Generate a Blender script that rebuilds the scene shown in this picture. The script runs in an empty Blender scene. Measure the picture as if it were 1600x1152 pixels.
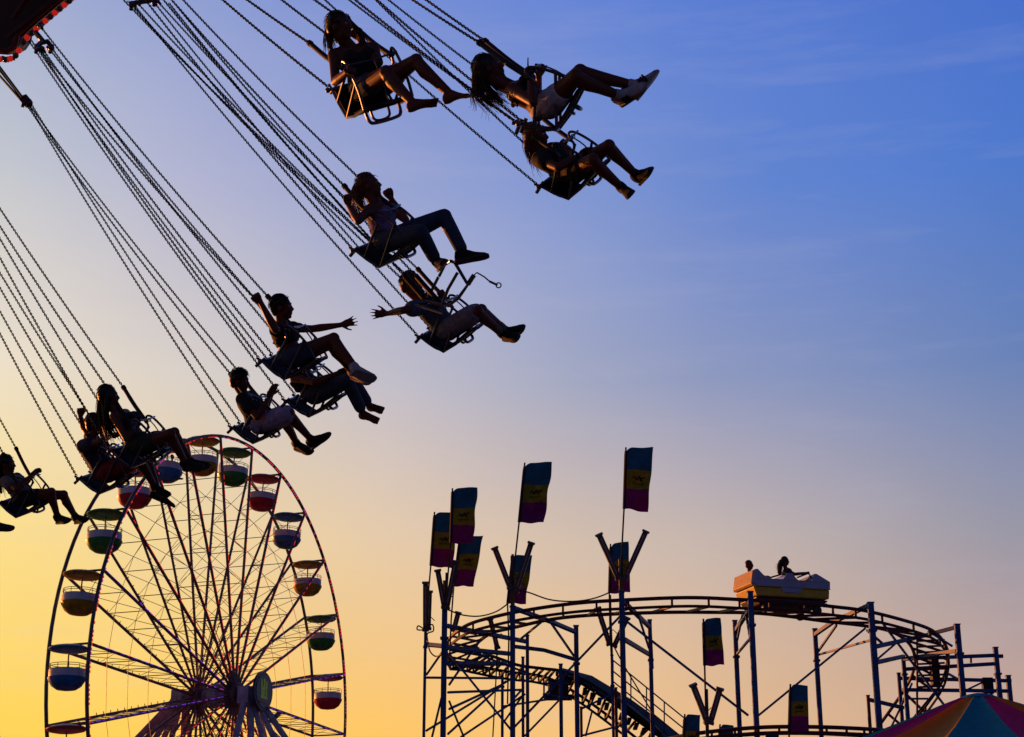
import bpy, math, random
import numpy as np
from mathutils import Vector
random.seed(7); rng = np.random.default_rng(7)
R_ = math.radians
scn = bpy.context.scene; COL = scn.collection

# ------------------------------------------------ camera
FPX = 2608.7; PITCH = 0.33822
cam_d = bpy.data.cameras.new('camera'); cam = bpy.data.objects.new('camera', cam_d); COL.objects.link(cam)
cam.location = (0, 0, 1.6); cam.rotation_euler = (math.pi/2 + PITCH, 0, 0)
cam_d.sensor_width = 36; cam_d.lens = FPX/1600*36; cam_d.clip_end = 5000
scn.camera = cam
scn.render.resolution_x = 1024; scn.render.resolution_y = 737

# ------------------------------------------------ sky
def lin(c):
    return tuple(((v/255)/12.92 if v/255 <= .04045 else ((v/255+.055)/1.055)**2.4) for v in c)
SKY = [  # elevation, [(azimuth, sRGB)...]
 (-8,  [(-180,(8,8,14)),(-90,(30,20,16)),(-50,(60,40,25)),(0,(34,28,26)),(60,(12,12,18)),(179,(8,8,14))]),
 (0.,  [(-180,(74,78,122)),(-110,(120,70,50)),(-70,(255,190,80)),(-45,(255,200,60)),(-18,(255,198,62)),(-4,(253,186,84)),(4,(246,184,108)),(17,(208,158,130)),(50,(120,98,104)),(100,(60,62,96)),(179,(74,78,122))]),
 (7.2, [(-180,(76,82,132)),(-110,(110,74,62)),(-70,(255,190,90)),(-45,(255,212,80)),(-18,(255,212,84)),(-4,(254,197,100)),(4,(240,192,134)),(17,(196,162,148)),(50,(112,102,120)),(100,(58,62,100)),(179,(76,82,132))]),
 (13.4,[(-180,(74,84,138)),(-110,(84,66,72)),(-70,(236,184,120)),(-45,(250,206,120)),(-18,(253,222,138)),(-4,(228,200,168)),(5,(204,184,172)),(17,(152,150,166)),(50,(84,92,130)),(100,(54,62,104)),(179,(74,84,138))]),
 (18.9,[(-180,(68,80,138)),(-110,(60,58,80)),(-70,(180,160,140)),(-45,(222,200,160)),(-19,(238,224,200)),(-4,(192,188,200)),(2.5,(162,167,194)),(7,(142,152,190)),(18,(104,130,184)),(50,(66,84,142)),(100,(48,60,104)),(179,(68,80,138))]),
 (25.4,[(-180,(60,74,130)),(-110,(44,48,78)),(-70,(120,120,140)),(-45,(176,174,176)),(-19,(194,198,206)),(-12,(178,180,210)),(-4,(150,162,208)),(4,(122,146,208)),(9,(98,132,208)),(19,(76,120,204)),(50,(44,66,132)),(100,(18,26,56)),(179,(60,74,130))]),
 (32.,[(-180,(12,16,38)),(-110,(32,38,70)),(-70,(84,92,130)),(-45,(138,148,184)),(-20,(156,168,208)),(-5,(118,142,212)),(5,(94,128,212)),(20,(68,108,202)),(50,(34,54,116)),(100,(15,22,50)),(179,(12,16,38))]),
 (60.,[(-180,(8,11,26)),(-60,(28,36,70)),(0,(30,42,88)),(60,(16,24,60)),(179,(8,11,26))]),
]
world = bpy.data.worlds.new("World"); scn.world = world; world.use_nodes = True
nt = world.node_tree; N = nt.nodes; L = nt.links; N.clear()
def math_n(op, a, b=None, c=None):
    n = N.new('ShaderNodeMath'); n.operation = op
    for i, v in enumerate((a, b, c)):
        if v is None: continue
        if isinstance(v, (int, float)): n.inputs[i].default_value = v
        else: L.new(v, n.inputs[i])
    return n.outputs[0]
tc = N.new('ShaderNodeTexCoord'); sx = N.new('ShaderNodeSeparateXYZ'); L.new(tc.outputs['Generated'], sx.inputs[0])
azf = math_n('ADD', math_n('DIVIDE', math_n('ARCTAN2', sx.outputs[0], sx.outputs[1]), 2*math.pi), .5)
el = math_n('MULTIPLY', math_n('ARCSINE', sx.outputs[2]), 180/math.pi)
prev = None; pe = None
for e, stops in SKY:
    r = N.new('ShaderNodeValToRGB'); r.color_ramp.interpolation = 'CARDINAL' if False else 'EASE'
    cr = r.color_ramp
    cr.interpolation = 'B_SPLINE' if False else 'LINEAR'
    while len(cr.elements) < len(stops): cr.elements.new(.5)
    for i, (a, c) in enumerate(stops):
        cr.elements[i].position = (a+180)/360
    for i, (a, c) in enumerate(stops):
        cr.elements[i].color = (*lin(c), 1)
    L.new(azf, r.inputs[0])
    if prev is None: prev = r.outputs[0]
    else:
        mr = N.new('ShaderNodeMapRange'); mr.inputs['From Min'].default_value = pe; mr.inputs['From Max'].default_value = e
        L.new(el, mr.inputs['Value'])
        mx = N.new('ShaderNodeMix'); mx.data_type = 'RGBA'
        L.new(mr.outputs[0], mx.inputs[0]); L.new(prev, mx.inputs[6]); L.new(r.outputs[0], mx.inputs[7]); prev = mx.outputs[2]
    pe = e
# thin high wisps of cloud
mp = N.new('ShaderNodeMapping'); mp.inputs['Scale'].default_value = (3, 3, 22); mp.inputs['Rotation'].default_value = (0.1, 0.25, 0)
L.new(tc.outputs['Generated'], mp.inputs[0])
nz = N.new('ShaderNodeTexNoise'); nz.inputs['Scale'].default_value = 2.2; nz.inputs['Detail'].default_value = 8; nz.inputs['Roughness'].default_value = .6
L.new(mp.outputs[0], nz.inputs[0])
wr = N.new('ShaderNodeMapRange'); wr.inputs['From Min'].default_value = .52; wr.inputs['From Max'].default_value = .8; wr.inputs['To Max'].default_value = .16
L.new(nz.outputs[0], wr.inputs[0])
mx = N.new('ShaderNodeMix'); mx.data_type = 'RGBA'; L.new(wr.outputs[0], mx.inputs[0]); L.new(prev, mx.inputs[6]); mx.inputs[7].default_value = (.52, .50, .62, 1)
# faint unevenness of the air
n2 = N.new('ShaderNodeTexNoise'); n2.inputs['Scale'].default_value = 7; n2.inputs['Detail'].default_value = 3
L.new(tc.outputs['Generated'], n2.inputs[0])
m2 = N.new('ShaderNodeMapRange'); m2.inputs['To Min'].default_value = .955; m2.inputs['To Max'].default_value = 1.045; L.new(n2.outputs[0], m2.inputs[0])
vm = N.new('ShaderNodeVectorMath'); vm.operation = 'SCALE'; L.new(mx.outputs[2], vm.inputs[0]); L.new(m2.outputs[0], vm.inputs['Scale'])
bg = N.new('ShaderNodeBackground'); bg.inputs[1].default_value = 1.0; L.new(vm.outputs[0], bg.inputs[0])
SUN_AZ, SUN_EL = -47, 4.5
st = N.new('ShaderNodeTexSky'); st.sky_type = 'NISHITA'; st.sun_disc = False; st.sun_elevation = R_(SUN_EL); st.sun_rotation = R_(SUN_AZ)
bg2 = N.new('ShaderNodeBackground'); bg2.inputs[1].default_value = .004; L.new(st.outputs[0], bg2.inputs[0])
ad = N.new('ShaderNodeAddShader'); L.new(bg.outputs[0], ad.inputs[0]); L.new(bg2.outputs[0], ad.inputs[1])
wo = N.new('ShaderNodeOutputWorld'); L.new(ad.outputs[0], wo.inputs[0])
sd = bpy.data.lights.new('sun', 'SUN'); sd.energy = 4.8; sd.angle = R_(.6); sd.color = (1, .27, .055)
so = bpy.data.objects.new('sun', sd); COL.objects.link(so)
sv = Vector((math.sin(R_(SUN_AZ))*math.cos(R_(SUN_EL)), math.cos(R_(SUN_AZ))*math.cos(R_(SUN_EL)), math.sin(R_(SUN_EL))))
so.rotation_euler = (-sv).to_track_quat('-Z', 'Y').to_euler()
scn.view_settings.view_transform = 'Standard'; scn.view_settings.look = 'None'; scn.view_settings.exposure = 0; scn.view_settings.gamma = 1

# ------------------------------------------------ camera-space helpers (a photo point plus a real distance gives a place)
CP = np.array([0, 0, 1.6]); XC = np.array([1., 0, 0]); YC = np.array([0, -math.sin(PITCH), math.cos(PITCH)]); ZC = np.array([0, -math.cos(PITCH), -math.sin(PITCH)])
def at(x, y, d): return CP + XC*(x-800)/FPX*d + YC*(576-y)/FPX*d - ZC*d
def cv(x, y, z=0.): return XC*x + YC*y + ZC*z
def nrm(v): v = np.asarray(v, float); return v/(np.linalg.norm(v)+1e-12)

# ------------------------------------------------ materials
MATS = {}
def mat(name, col, rough=.6, metal=0., noise=.15, scale=6., emit=None, strength=0., translucent=0., bump=.0, spec=.5, detail_col=None):
    if name in MATS: return MATS[name]
    m = bpy.data.materials.new(name); m.use_nodes = True
    t = m.node_tree; b = t.nodes['Principled BSDF']
    b.inputs['Roughness'].default_value = rough; b.inputs['Metallic'].default_value = metal
    b.inputs['Specular IOR Level'].default_value = spec
    tcn = t.nodes.new('ShaderNodeTexCoord'); nn = t.nodes.new('ShaderNodeTexNoise')
    nn.inputs['Scale'].default_value = scale; nn.inputs['Detail'].default_value = 6; nn.inputs['Roughness'].default_value = .6
    t.links.new(tcn.outputs['Object'], nn.inputs[0])
    r = t.nodes.new('ShaderNodeMapRange'); r.inputs['From Min'].default_value = .3; r.inputs['From Max'].default_value = .7
    t.links.new(nn.outputs[0], r.inputs[0])
    mxn = t.nodes.new('ShaderNodeMix'); mxn.data_type = 'RGBA'; t.links.new(r.outputs[0], mxn.inputs[0])
    d2 = detail_col if detail_col else tuple(c*(1-noise*2.2) for c in col)
    mxn.inputs[6].default_value = (*d2, 1); mxn.inputs[7].default_value = (*[min(1, c*(1+noise)) for c in col], 1)
    t.links.new(mxn.outputs[2], b.inputs['Base Color'])
    if bump:
        bn = t.nodes.new('ShaderNodeBump'); bn.inputs['Strength'].default_value = bump; bn.inputs['Distance'].default_value = .01
        t.links.new(nn.outputs[0], bn.inputs['Height']); t.links.new(bn.outputs[0], b.inputs['Normal'])
    if emit:
        b.inputs['Emission Color'].default_value = (*emit, 1); b.inputs['Emission Strength'].default_value = strength
    if translucent:
        tr = t.nodes.new('ShaderNodeBsdfTranslucent'); t.links.new(mxn.outputs[2], tr.inputs[0])
        ms = t.nodes.new('ShaderNodeMixShader'); ms.inputs[0].default_value = translucent
        t.links.new(b.outputs[0], ms.inputs[1]); t.links.new(tr.outputs[0], ms.inputs[2])
        t.links.new(ms.outputs[0], t.nodes['Material Output'].inputs[0])
    MATS[name] = m; return m

# ------------------------------------------------ mesh helpers
class MB:
    def __init__(s): s.v = []; s.f = []; s.m = []; s.n = 0; s.mi = 0
    def add(s, verts, faces):
        verts = np.asarray(verts, float); s.v.append(verts)
        s.f += [tuple(i+s.n for i in f) for f in faces]; s.m += [s.mi]*len(faces); s.n += len(verts)
    def rings(s, rings, close=True, loop=False):
        k = len(rings[0]); n = len(rings); fs = []
        for i in range(n if loop else n-1):
            j = (i+1) % n
            for a in range(k):
                b = (a+1) % k; fs.append((i*k+a, i*k+b, j*k+b, j*k+a))
        if close and not loop: fs.append(tuple(range(k))[::-1]); fs.append(tuple((n-1)*k+a for a in range(k)))
        s.add(np.concatenate(rings), fs)
    def tube(s, pts, r, k=8, close=True, loop=False):
        pts = [np.asarray(p, float) for p in pts]; n = len(pts)
        rs = r if hasattr(r, '__len__') else [r]*n
        tang = []
        for i in range(n):
            if loop: a, b = pts[i-1], pts[(i+1) % n]
            else: a, b = pts[max(0, i-1)], pts[min(n-1, i+1)]
            tang.append(nrm(b-a))
        ref = np.array([0, 0, 1.]) if abs(tang[0][2]) < .9 else np.array([1., 0, 0])
        u = nrm(np.cross(tang[0], ref)); out = []
        for i in range(n):
            u = nrm(u - tang[i]*np.dot(u, tang[i])); w = np.cross(tang[i], u)
            out.append(np.array([pts[i] + rs[i]*(math.cos(2*math.pi*a/k)*u + math.sin(2*math.pi*a/k)*w) for a in range(k)]))
        s.rings(out, close, loop)
    def beam(s, a, b, w, h, up=(0, 0, 1)):
        a = np.asarray(a, float); b = np.asarray(b, float); t = nrm(b-a); up = np.asarray(up, float)
        if abs(np.dot(t, nrm(up))) > .97: up = np.array([1., 0, 0])
        x = nrm(np.cross(t, up)); y = np.cross(x, t)
        q = [(-w/2, -h/2), (w/2, -h/2), (w/2, h/2), (-w/2, h/2)]
        s.rings([np.array([p + x*i + y*j for i, j in q]) for p in (a, b)])
    def box(s, c, ax, ay, az):
        c = np.asarray(c, float); ax, ay, az = (np.asarray(v, float) for v in (ax, ay, az))
        s.rings([np.array([c + z*az + i*ax + j*ay for i, j in ((-1, -1), (1, -1), (1, 1), (-1, 1))]) for z in (-1, 1)])
    def ell(s, c, ax, ay, az, n=12, m=8):
        c = np.asarray(c, float); ax, ay, az = (np.asarray(v, float) for v in (ax, ay, az)); out = []
        for i in range(m+1):
            t = math.pi*(i+.02 if i == 0 else (i-.02 if i == m else i))/m
            out.append(np.array([c + az*-math.cos(t) + math.sin(t)*(math.cos(2*math.pi*a/n)*ax + math.sin(2*math.pi*a/n)*ay) for a in range(n)]))
        s.rings(out)
    def ball(s, c, r, n=12, m=8): s.ell(c, (r, 0, 0), (0, r, 0), (0, 0, r), n, m)
    def cap(s, a, b, ra, rb, k=12):   # tapered round-ended limb
        a = np.asarray(a, float); b = np.asarray(b, float); t = nrm(b-a)
        ref = np.array([0, 0, 1.]) if abs(t[2]) < .9 else np.array([1., 0, 0])
        u = nrm(np.cross(t, ref)); w = np.cross(t, u); out = []
        for (p, r, sg, an) in [(a, ra, -1, x) for x in (.05, .5, 1.0)] + [(a, ra, 0, 1.5708), (b, rb, 0, 1.5708)] + [(b, rb, 1, x) for x in (1.0, .5, .05)]:
            rr = r*math.sin(an); q = p + t*(sg*r*math.cos(an))
            out.append(np.array([q + rr*(math.cos(2*math.pi*i/k)*u + math.sin(2*math.pi*i/k)*w) for i in range(k)]))
        s.rings(out)
    def mesh(s, name, org=(0, 0, 0)):
        me = bpy.data.meshes.new(name)
        V = (np.concatenate(s.v) if s.v else np.zeros((0, 3))) - np.asarray(org)
        me.from_pydata(V.tolist(), [], s.f)
        return me
    def build(s, name, m, parent=None, smooth=True, remesh=0, sm_iter=2, org=None):
        o0 = np.array(org) if org is not None else (root_org(parent) if parent is not None else np.zeros(3))
        me = s.mesh(name, o0)
        if remesh:
            ob = bpy.data.objects.new('tmp', me); COL.objects.link(ob)
            md = ob.modifiers.new('r', 'REMESH'); md.mode = 'VOXEL'; md.voxel_size = remesh; md.use_smooth_shade = True
            if sm_iter:
                ms = ob.modifiers.new('s', 'SMOOTH'); ms.iterations = sm_iter; ms.factor = .5
            dg = bpy.context.evaluated_depsgraph_get(); me2 = bpy.data.meshes.new_from_object(ob.evaluated_get(dg))
            bpy.data.objects.remove(ob); bpy.data.meshes.remove(me); me = me2; me.name = name
        else:
            me.validate()
        me.materials.clear()
        for mm in (m if isinstance(m, (list, tuple)) else [m]): me.materials.append(mm)
        if isinstance(m, (list, tuple)) and len(me.polygons) == len(s.m): me.polygons.foreach_set('material_index', s.m)
        if smooth:
            me.polygons.foreach_set('use_smooth', [True]*len(me.polygons))
            if not remesh and hasattr(me, 'set_sharp_from_angle'): me.set_sharp_from_angle(angle=R_(40))
        o = bpy.data.objects.new(name, me); COL.objects.link(o)
        if parent is not None: o.parent = parent
        elif org is not None: o.location = org
        return o
def root_org(o):
    p = np.zeros(3)
    while o is not None: p += np.array(o.location); o = o.parent
    return p
def tag(o, label=None, cat=None, group=None, kind=None):
    if label: o['label'] = label
    if cat: o['category'] = cat
    if group: o['group'] = group
    if kind: o['kind'] = kind
    return o
def empty(name, loc, label, cat, group=None):
    o = bpy.data.objects.new(name, None); COL.objects.link(o); o.location = tuple(float(v) for v in loc); o.empty_display_size = .2
    return tag(o, label, cat, group)
def spline(pts, n=6):
    P = [np.asarray(p, float) for p in pts]; P = [2*P[0]-P[1]] + P + [2*P[-1]-P[-2]]; out = []
    for i in range(1, len(P)-2):
        for j in range(n):
            t = j/n; a, b, c, d = P[i-1:i+3]
            out.append(.5*((2*b)+(c-a)*t+(2*a-5*b+4*c-d)*t*t+(3*b-a-3*c+d)*t**3))
    out.append(P[-2]); return out
# ------------------------------------------------ ground
g = MB(); g.add([(-900, -300, 0), (900, -300, 0), (900, 1800, 0), (-900, 1800, 0)], [(0, 1, 2, 3)])
tag(g.build('ground', mat('asphalt', (.045, .044, .042), .9, noise=.3, scale=.6, bump=.3)), kind='structure')

# ------------------------------------------------ Ferris wheel
M_steel = mat('wheel steel', (.26, .16, .20), .5, .3, noise=.2)
M_rim = mat('rim paint', (.13, .12, .15), .45, .2, noise=.25)
M_leg = mat('support paint', (.50, .52, .72), .5, noise=.25, scale=2)
M_red = mat('red led', (.3, .02, .01), .5, emit=(1., .03, .02), strength=.75)
M_org = mat('orange led', (.3, .08, .01), .5, emit=(1., .10, .02), strength=.7)
M_vio = mat('violet led', (.1, .02, .3), .5, emit=(.22, .03, .75), strength=.8)
M_pnk = mat('pink led', (.2, .02, .2), .5, emit=(.7, .03, .4), strength=.7)
WC = np.array([-14.80, 84.35, 1.6+12.27]); WR = 13.0; WW = 2.04; WTH = 1.22924; WPH = -.22935
wd = np.array([math.cos(WTH), math.sin(WTH), 0]); wn = np.array([math.sin(WTH), -math.cos(WTH), 0])
def wp(k, r, side):
    a = WPH + k*math.pi/12
    return WC + wd*math.sin(a)*r*WR + np.array([0, 0, math.cos(a)*r*WR]) + wn*side*WW/2
wheel = empty('ferris_wheel', (WC[0], WC[1], 0), 'giant Ferris wheel with red-lit spokes and hanging gondolas, left of the picture', 'Ferris wheel')
for side in (1, -1):
    b = MB(); pts = [wp(k*.25, 1, side) for k in range(96)]
    b.tube(pts, .085, 8, loop=True)
    b.build('rim', M_rim, wheel)
for side in (1, -1):
    for k in range(24):
        b = MB(); a = wp(k, .035, side); c = wp(k, 1, side)
        b.tube([a, c], .070, 6)
        # climbing pegs
        for r in np.arange(.12, .72, .045):
            p = wp(k, r, side); t = wd*math.cos(WPH+k*math.pi/12) - np.array([0, 0, math.sin(WPH+k*math.pi/12)])
            if side == -1: b.beam(p, p + t*.17, .03, .03)
        b.build('spoke', M_steel, wheel)
for k in range(24):   # dashes of coloured light on the outer face of each front spoke
    b = MB(); horiz = abs(math.sin(WPH+k*math.pi/12)) > .93
    r = .10
    td0 = wd*math.cos(WPH+k*math.pi/12) - np.array([0, 0, math.sin(WPH+k*math.pi/12)]); b.mi = 2; b.beam(wp(k, .05, 1)+wn*.055+td0*.035, wp(k, .99, 1)+wn*.055+td0*.035, .03, .012)
    while r < .985:
        ln = random.uniform(.005, .030)
        b.mi = random.choice((0, 0, 0, 1))
        tdir = wd*math.cos(WPH+k*math.pi/12) - np.array([0, 0, math.sin(WPH+k*math.pi/12)])
        o = wn*.062 + tdir*.035
        b.beam(wp(k, r, 1)+o, wp(k, r+ln, 1)+o, .028, .026); r += ln + random.uniform(.008, .035)
    b.build('led_strip', [M_vio, M_pnk, M_steel] if horiz else [M_red, M_org, M_steel], wheel, smooth=False)
b = MB()
for i in range(420):
    k = i*24/420
    if random.random() < .4: continue
    rr = 1-.006; b.mi = random.choice((0, 0, 1)); b.beam(wp(k, rr, 1)+wn*.07, wp(k+.035, rr, 1)+wn*.07, .03, .04)
tag(b.build('rim_lights', [M_red, M_pnk], wheel, smooth=False), kind='stuff')
RR = (.30, .44, .57, .70, .84)
for k in range(24):   # ties and crosses between the two faces of one pair of spokes
    b = MB()
    for r in RR: b.tube([wp(k, r, 1), wp(k, r, -1)], .022, 5)
    for r0, r1 in zip(RR, RR[1:] + (1.,)):
        rm = (r0+r1)/2
        b.tube([wp(k, r0, 1), wp(k, rm, 0)], .014, 4)
        b.tube([wp(k, r0, -1), wp(k, rm, 0)], .014, 4); b.tube([wp(k, r1, 1), wp(k, rm, 0)], .014, 4); b.tube([wp(k, r1, -1), wp(k, rm, 0)], .014, 4)
    b.tube([wp(k, 1, 1), wp(k, 1, -1)], .045, 6)
    for sd_ in (1, -1): b.tube([wp(k, .04, sd_), wp(k, .30, -sd_)], .022, 5)
    b.tube([wp(k, .16, 1), wp(k, .16, -1)], .018, 5)
    b.build('cross_brace', M_steel, wheel)
for r in (.50, .635, .77):
    b = MB(); b.tube([wp(k, r, 0) for k in range(24)], .015, 4, loop=True); b.build('ring_cable', M_steel, wheel)
for side in (1, -1):
    b = MB(); c = WC + wn*side*WW/2
    b.tube([c-wn*.28, c+wn*.28], .62, 24); b.tube([c-wn*.34, c+wn*.34], .42, 24); b.tube([c-wn*.42, c+wn*.42], .24, 20)
    for k in range(24):
        p = wp(k, .04, side); b.tube([p-wn*.31, p+wn*.31], .04, 6)
    b.build('hub', M_steel, wheel)
b = MB(); b.tube([WC-wn*2.1, WC+wn*1.95], .36, 20); b.tube([WC-wn*.25, WC+wn*.25], .62, 20); b.build('axle', M_leg, wheel)
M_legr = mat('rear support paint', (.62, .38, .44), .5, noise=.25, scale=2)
for side, fan in ((-1, ((10, -7, .25), (8, -5.5, .24), (6, -4.2, .24), (4, -3, .24), (2.2, -1.8, .24), (.8, 2, .22), (.3, 5, .2))), (1, ((.6, -7, .27), (.8, .2, .30), (3.4, 1.8, .2), (6.2, 4, .24), (9, 6, .24), (2, 6.5, .2)))):
    for out, sp, rr in fan:
        b = MB(); top = WC + wn*side*(WW/2+.85+out*.03) + wd*sp*.06 - np.array([0, 0, .15])
        bot = np.array([WC[0], WC[1], 0]) + wn*side*(WW/2+.85+out) + wd*sp
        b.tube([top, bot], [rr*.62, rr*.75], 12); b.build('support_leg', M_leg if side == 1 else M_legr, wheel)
for side in (1, -1):
    b = MB(); c = WC + wn*side*(WW/2+.85); b.box(c-np.array([0, 0, .1]), wd*.75, wn*.3, (0, 0, .42)); b.tube([c-wn*.42, c+wn*.42], .36, 18); b.build('bearing_block', M_leg, wheel)
sc = WC + wn*(WW/2+1.55) + np.array([0, 0, .12])
b = MB(); b.tube([sc-wn*.06, sc+wn*.06], .96, 40); sgn = b.build('oval_sign', mat('sign navy', (.02, .04, .09), .4), wheel)
b = MB(); b.tube([sc+wn*.065, sc+wn*.085], .80, 40); b.build('sign_face', mat('sign blue', (.07, .17, .27), .4), sgn, org=root_org(wheel))
b = MB()
for (x0, y0, x1, y1, w) in ((-.3, .55, -.22, -.35, .14), (.0, .6, -.05, -.3, .16), (.24, .5, .2, -.3, .13), (-.3, .1, .3, .2, .1), (-.35, -.32, .35, -.32, .1)):
    b.beam(sc+wn*.095+wd*x0+np.array([0, 0, y0]), sc+wn*.095+wd*x1+np.array([0, 0, y1]), w, .012, up=wn)
b.build('sign_emblem', mat('sign green', (.22, .34, .03), .4, emit=(.22, .34, .02), strength=.12), sgn, smooth=False, org=root_org(wheel))
b = MB(); b.beam(sc+wn*.1-wd*.42-np.array([0, 0, .55]), sc+wn*.1+wd*.42-np.array([0, 0, .55]), .12, .012, up=wn); b.build('sign_band', mat('sign red', (.35, .03, .04), .4), sgn, smooth=False, org=root_org(wheel))
b = MB(); q = sc + wd*1.0 - np.array([0, 0, 1.15]) + wn*.25; b.tube([q, q+wd*.35+np.array([0, 0, .2])], .13, 12); b.tube([q, sc-np.array([0, 0, .5])], .03, 6); b.build('floodlight', M_steel, wheel)

GC = {'red': (.60, .02, .07), 'blue': (.03, .22, .60), 'yellow': (.55, .33, .02), 'green': (.03, .30, .07)}
M_gw = mat('gondola white', (.66, .68, .80), .45, noise=.12, scale=3); M_grail = mat('gondola rail', (.6, .5, .36), .4, .2)
gparts = {}
def gond(color, k, proto=None):
    loc = wp(k, 1, 0)
    pos = {-6: 'lowest visible on the left edge of the wheel', -5: 'second lowest on the left edge of the wheel', -4: 'on the left of the wheel under the green one', -3: 'upper left of the wheel beside the swinging shoes', -2: 'behind the riders, upper left of the wheel', -1: 'just left of the wheel top behind a rider shoe', 0: 'at the very top of the wheel', 1: 'just right of the wheel top', 2: 'second right of the wheel top', 3: 'upper right of the wheel', 4: 'on the right of the wheel under the blue one', 5: 'on the right edge level with the coaster track', 6: 'lowest visible on the right edge of the wheel'}[k]
    lab = f'{color} and white Ferris wheel gondola {pos}'
    mc = mat('gondola '+color, GC[color], .4, noise=.28, scale=2.2)
    r = empty('gondola', loc, lab, 'gondola', 'gondolas hanging on the Ferris wheel')
    r.rotation_euler = (R_(random.uniform(-1.5, 1.5)), R_(random.uniform(-2.5, 2.5)), 0)
    if not gparts:
        def lathe(prof, k2=28):
            bb = MB(); bb.rings([np.array([(rr*math.cos(2*math.pi*a/k2), rr*math.sin(2*math.pi*a/k2), z) for a in range(k2)]) for rr, z in prof]); return bb
        gparts['canopy'] = lathe([(.02, .02), (.35, .0), (.7, -.07), (.86, -.15), (.87, -.19), (.78, -.27), (.5, -.33), (.02, -.36)]).build('canopy', mc, r, org=(0, 0, 0))
        bb = MB(); bb.tube([(0, 0, -.3), (0, 0, -1.75)], .035, 8); bb.tube([np.array(wn)*1.0, -np.array(wn)*1.0], .05, 8); bb.tube([(0, 0, 0), (0, 0, -.2)], .05, 8)
        gparts['pole'] = bb.build('pole', M_steel, r, org=(0, 0, 0))
        bb = lathe([(.70, -1.06), (.76, -1.06), (.78, -1.1), (.78, -1.42), (.70, -1.42), (.68, -1.1)])
        # low entrance step that bulges out of one side
        bb.ell(np.array(wd)*.62+np.array([0, 0, -1.36]), np.array(wd)*.42, np.array(wn)*.36, (0, 0, .13), 14, 8)
        gparts['tub'] = bb.build('tub', M_gw, r, org=(0, 0, 0))
        bb = lathe([(.79, -1.40), (.82, -1.43), (.78, -1.55), (.64, -1.78), (.42, -1.93), (.1, -1.98), (.02, -1.98)])
        bb.ell(np.array(wd)*.60+np.array([0, 0, -1.5]), np.array(wd)*.40, np.array(wn)*.32, (0, 0, .17), 14, 8)
        gparts['bowl'] = bb.build('bowl', mc, r, org=(0, 0, 0))
        bb = MB()
        for z in (-.86, -.95):
            bb.tube([(.77*math.cos(a), .77*math.sin(a), z) for a in np.arange(0, 2*math.pi, .25)], .016, 5, loop=True)
        for a in np.arange(0, 2*math.pi, math.pi/5): bb.tube([(.77*math.cos(a), .77*math.sin(a), -.86), (.77*math.cos(a), .77*math.sin(a), -1.08)], .014, 5)
        q0 = np.array(wd)*.95
        bb.tube([q0+np.array([0, 0, -1.3]), q0+np.array([0, 0, -1.02])], .02, 5); bb.tube([q0+np.array([0, 0, -1.08]), np.array(wd)*.76+np.array([0, 0, -1.05])], .018, 5)
        gparts['railing'] = bb.build('railing', M_grail, r, org=(0, 0, 0))
        bb = MB(); bb.tube([(.60*math.cos(a), .60*math.sin(a), -1.35) for a in np.arange(0, 2*math.pi, .3)], .09, 6, loop=True)
        gparts['bench'] = bb.build('bench', M_gw, r, org=(0, 0, 0))
    else:
        for n_, o in gparts.items():
            c = o.copy(); COL.objects.link(c); c.parent = r
            if n_ in ('canopy', 'bowl'): c.material_slots[0].link = 'OBJECT'; c.material_slots[0].material = mc
    return r
seq = ['yellow', 'green', 'red', 'blue']
for k in range(-6, 7): gond(seq[k % 4], k)

# ------------------------------------------------ roller coaster
M_post = mat('blue post paint', (.010, .085, .34), .6, noise=.25, scale=3); M_rust = mat('rust red post', (.16, .05, .03), .6, noise=.3)
M_rail = mat('red rail paint', (.10, .014, .024), .5, noise=.3, scale=4); M_yel = mat('yellow post paint', (.24, .15, .02), .5, noise=.25)
M_dk = mat('dark deck and shaded track', (.02, .02, .024), .7, noise=.3)  # dark deck and boxes, also painted shade on the lift track
coaster = empty('roller_coaster', (8., 44., 0), 'steel roller coaster track curving on blue posts, lower right', 'roller coaster')
def pgr(x, y, d):   # foot on the ground straight below a point
    p = at(x, y, d); return p, np.array([p[0], p[1], 0.])
def post(x, y, d, w=.13, ym=None, m=None, name='support_post'):
    p, q = pgr(x, y, d); b = MB(); b.beam(q, p, w, w, up=(0, 1, 0))
    b.box(q+np.array([0, 0, .02]), (w*1.3, 0, 0), (0, w*1.3, 0), (0, 0, .02))
    b.beam(p-np.array([0, 0, .01]), p+np.array([0, 0, .012]), w*1.25, w*1.25, up=(0, 1, 0))
    for z in np.arange(2.5, p[2]-.4, 3.1): b.beam((p[0], p[1], z), (p[0], p[1], z+.05), w*1.5, w*1.5, up=(0, 1, 0))
    return b.build(name, m or M_post, coaster, smooth=False)
def seg(b, a, c, w=.06): b.beam(at(*a), at(*c), w, w, up=(0, 1, 0))
def brace(lst, name='cross_beam', w=.06, m=None):
    for a, c in lst:
        b = MB(); seg(b, a, c, w); b.build(name, m or M_post, coaster, smooth=False)
post(665, 984, 41, .07); post(695, 942, 40, .13, m=M_post); post(801, 948, 38.5, .12); post(824, 993, 44, .09); post(817, 1027, 46, .08)
post(900, 978, 43.5, .12); post(876, 1038, 46, .1); post(785, 1050, 47, .08); post(971, 925, 38, .12); post(1015, 969, 43, .10)
post(956, 1024, 47, .08); post(962, 1075, 45, .08, m=M_rust); post(908, 1105, 44, .07, m=M_rust)
post(1172, 925, 38.4, .12); post(1148, 970, 42.5, .11); post(1273, 983, 43, .11); post(1360, 942, 39, .13); post(1495, 976, 42, .13)
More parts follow.
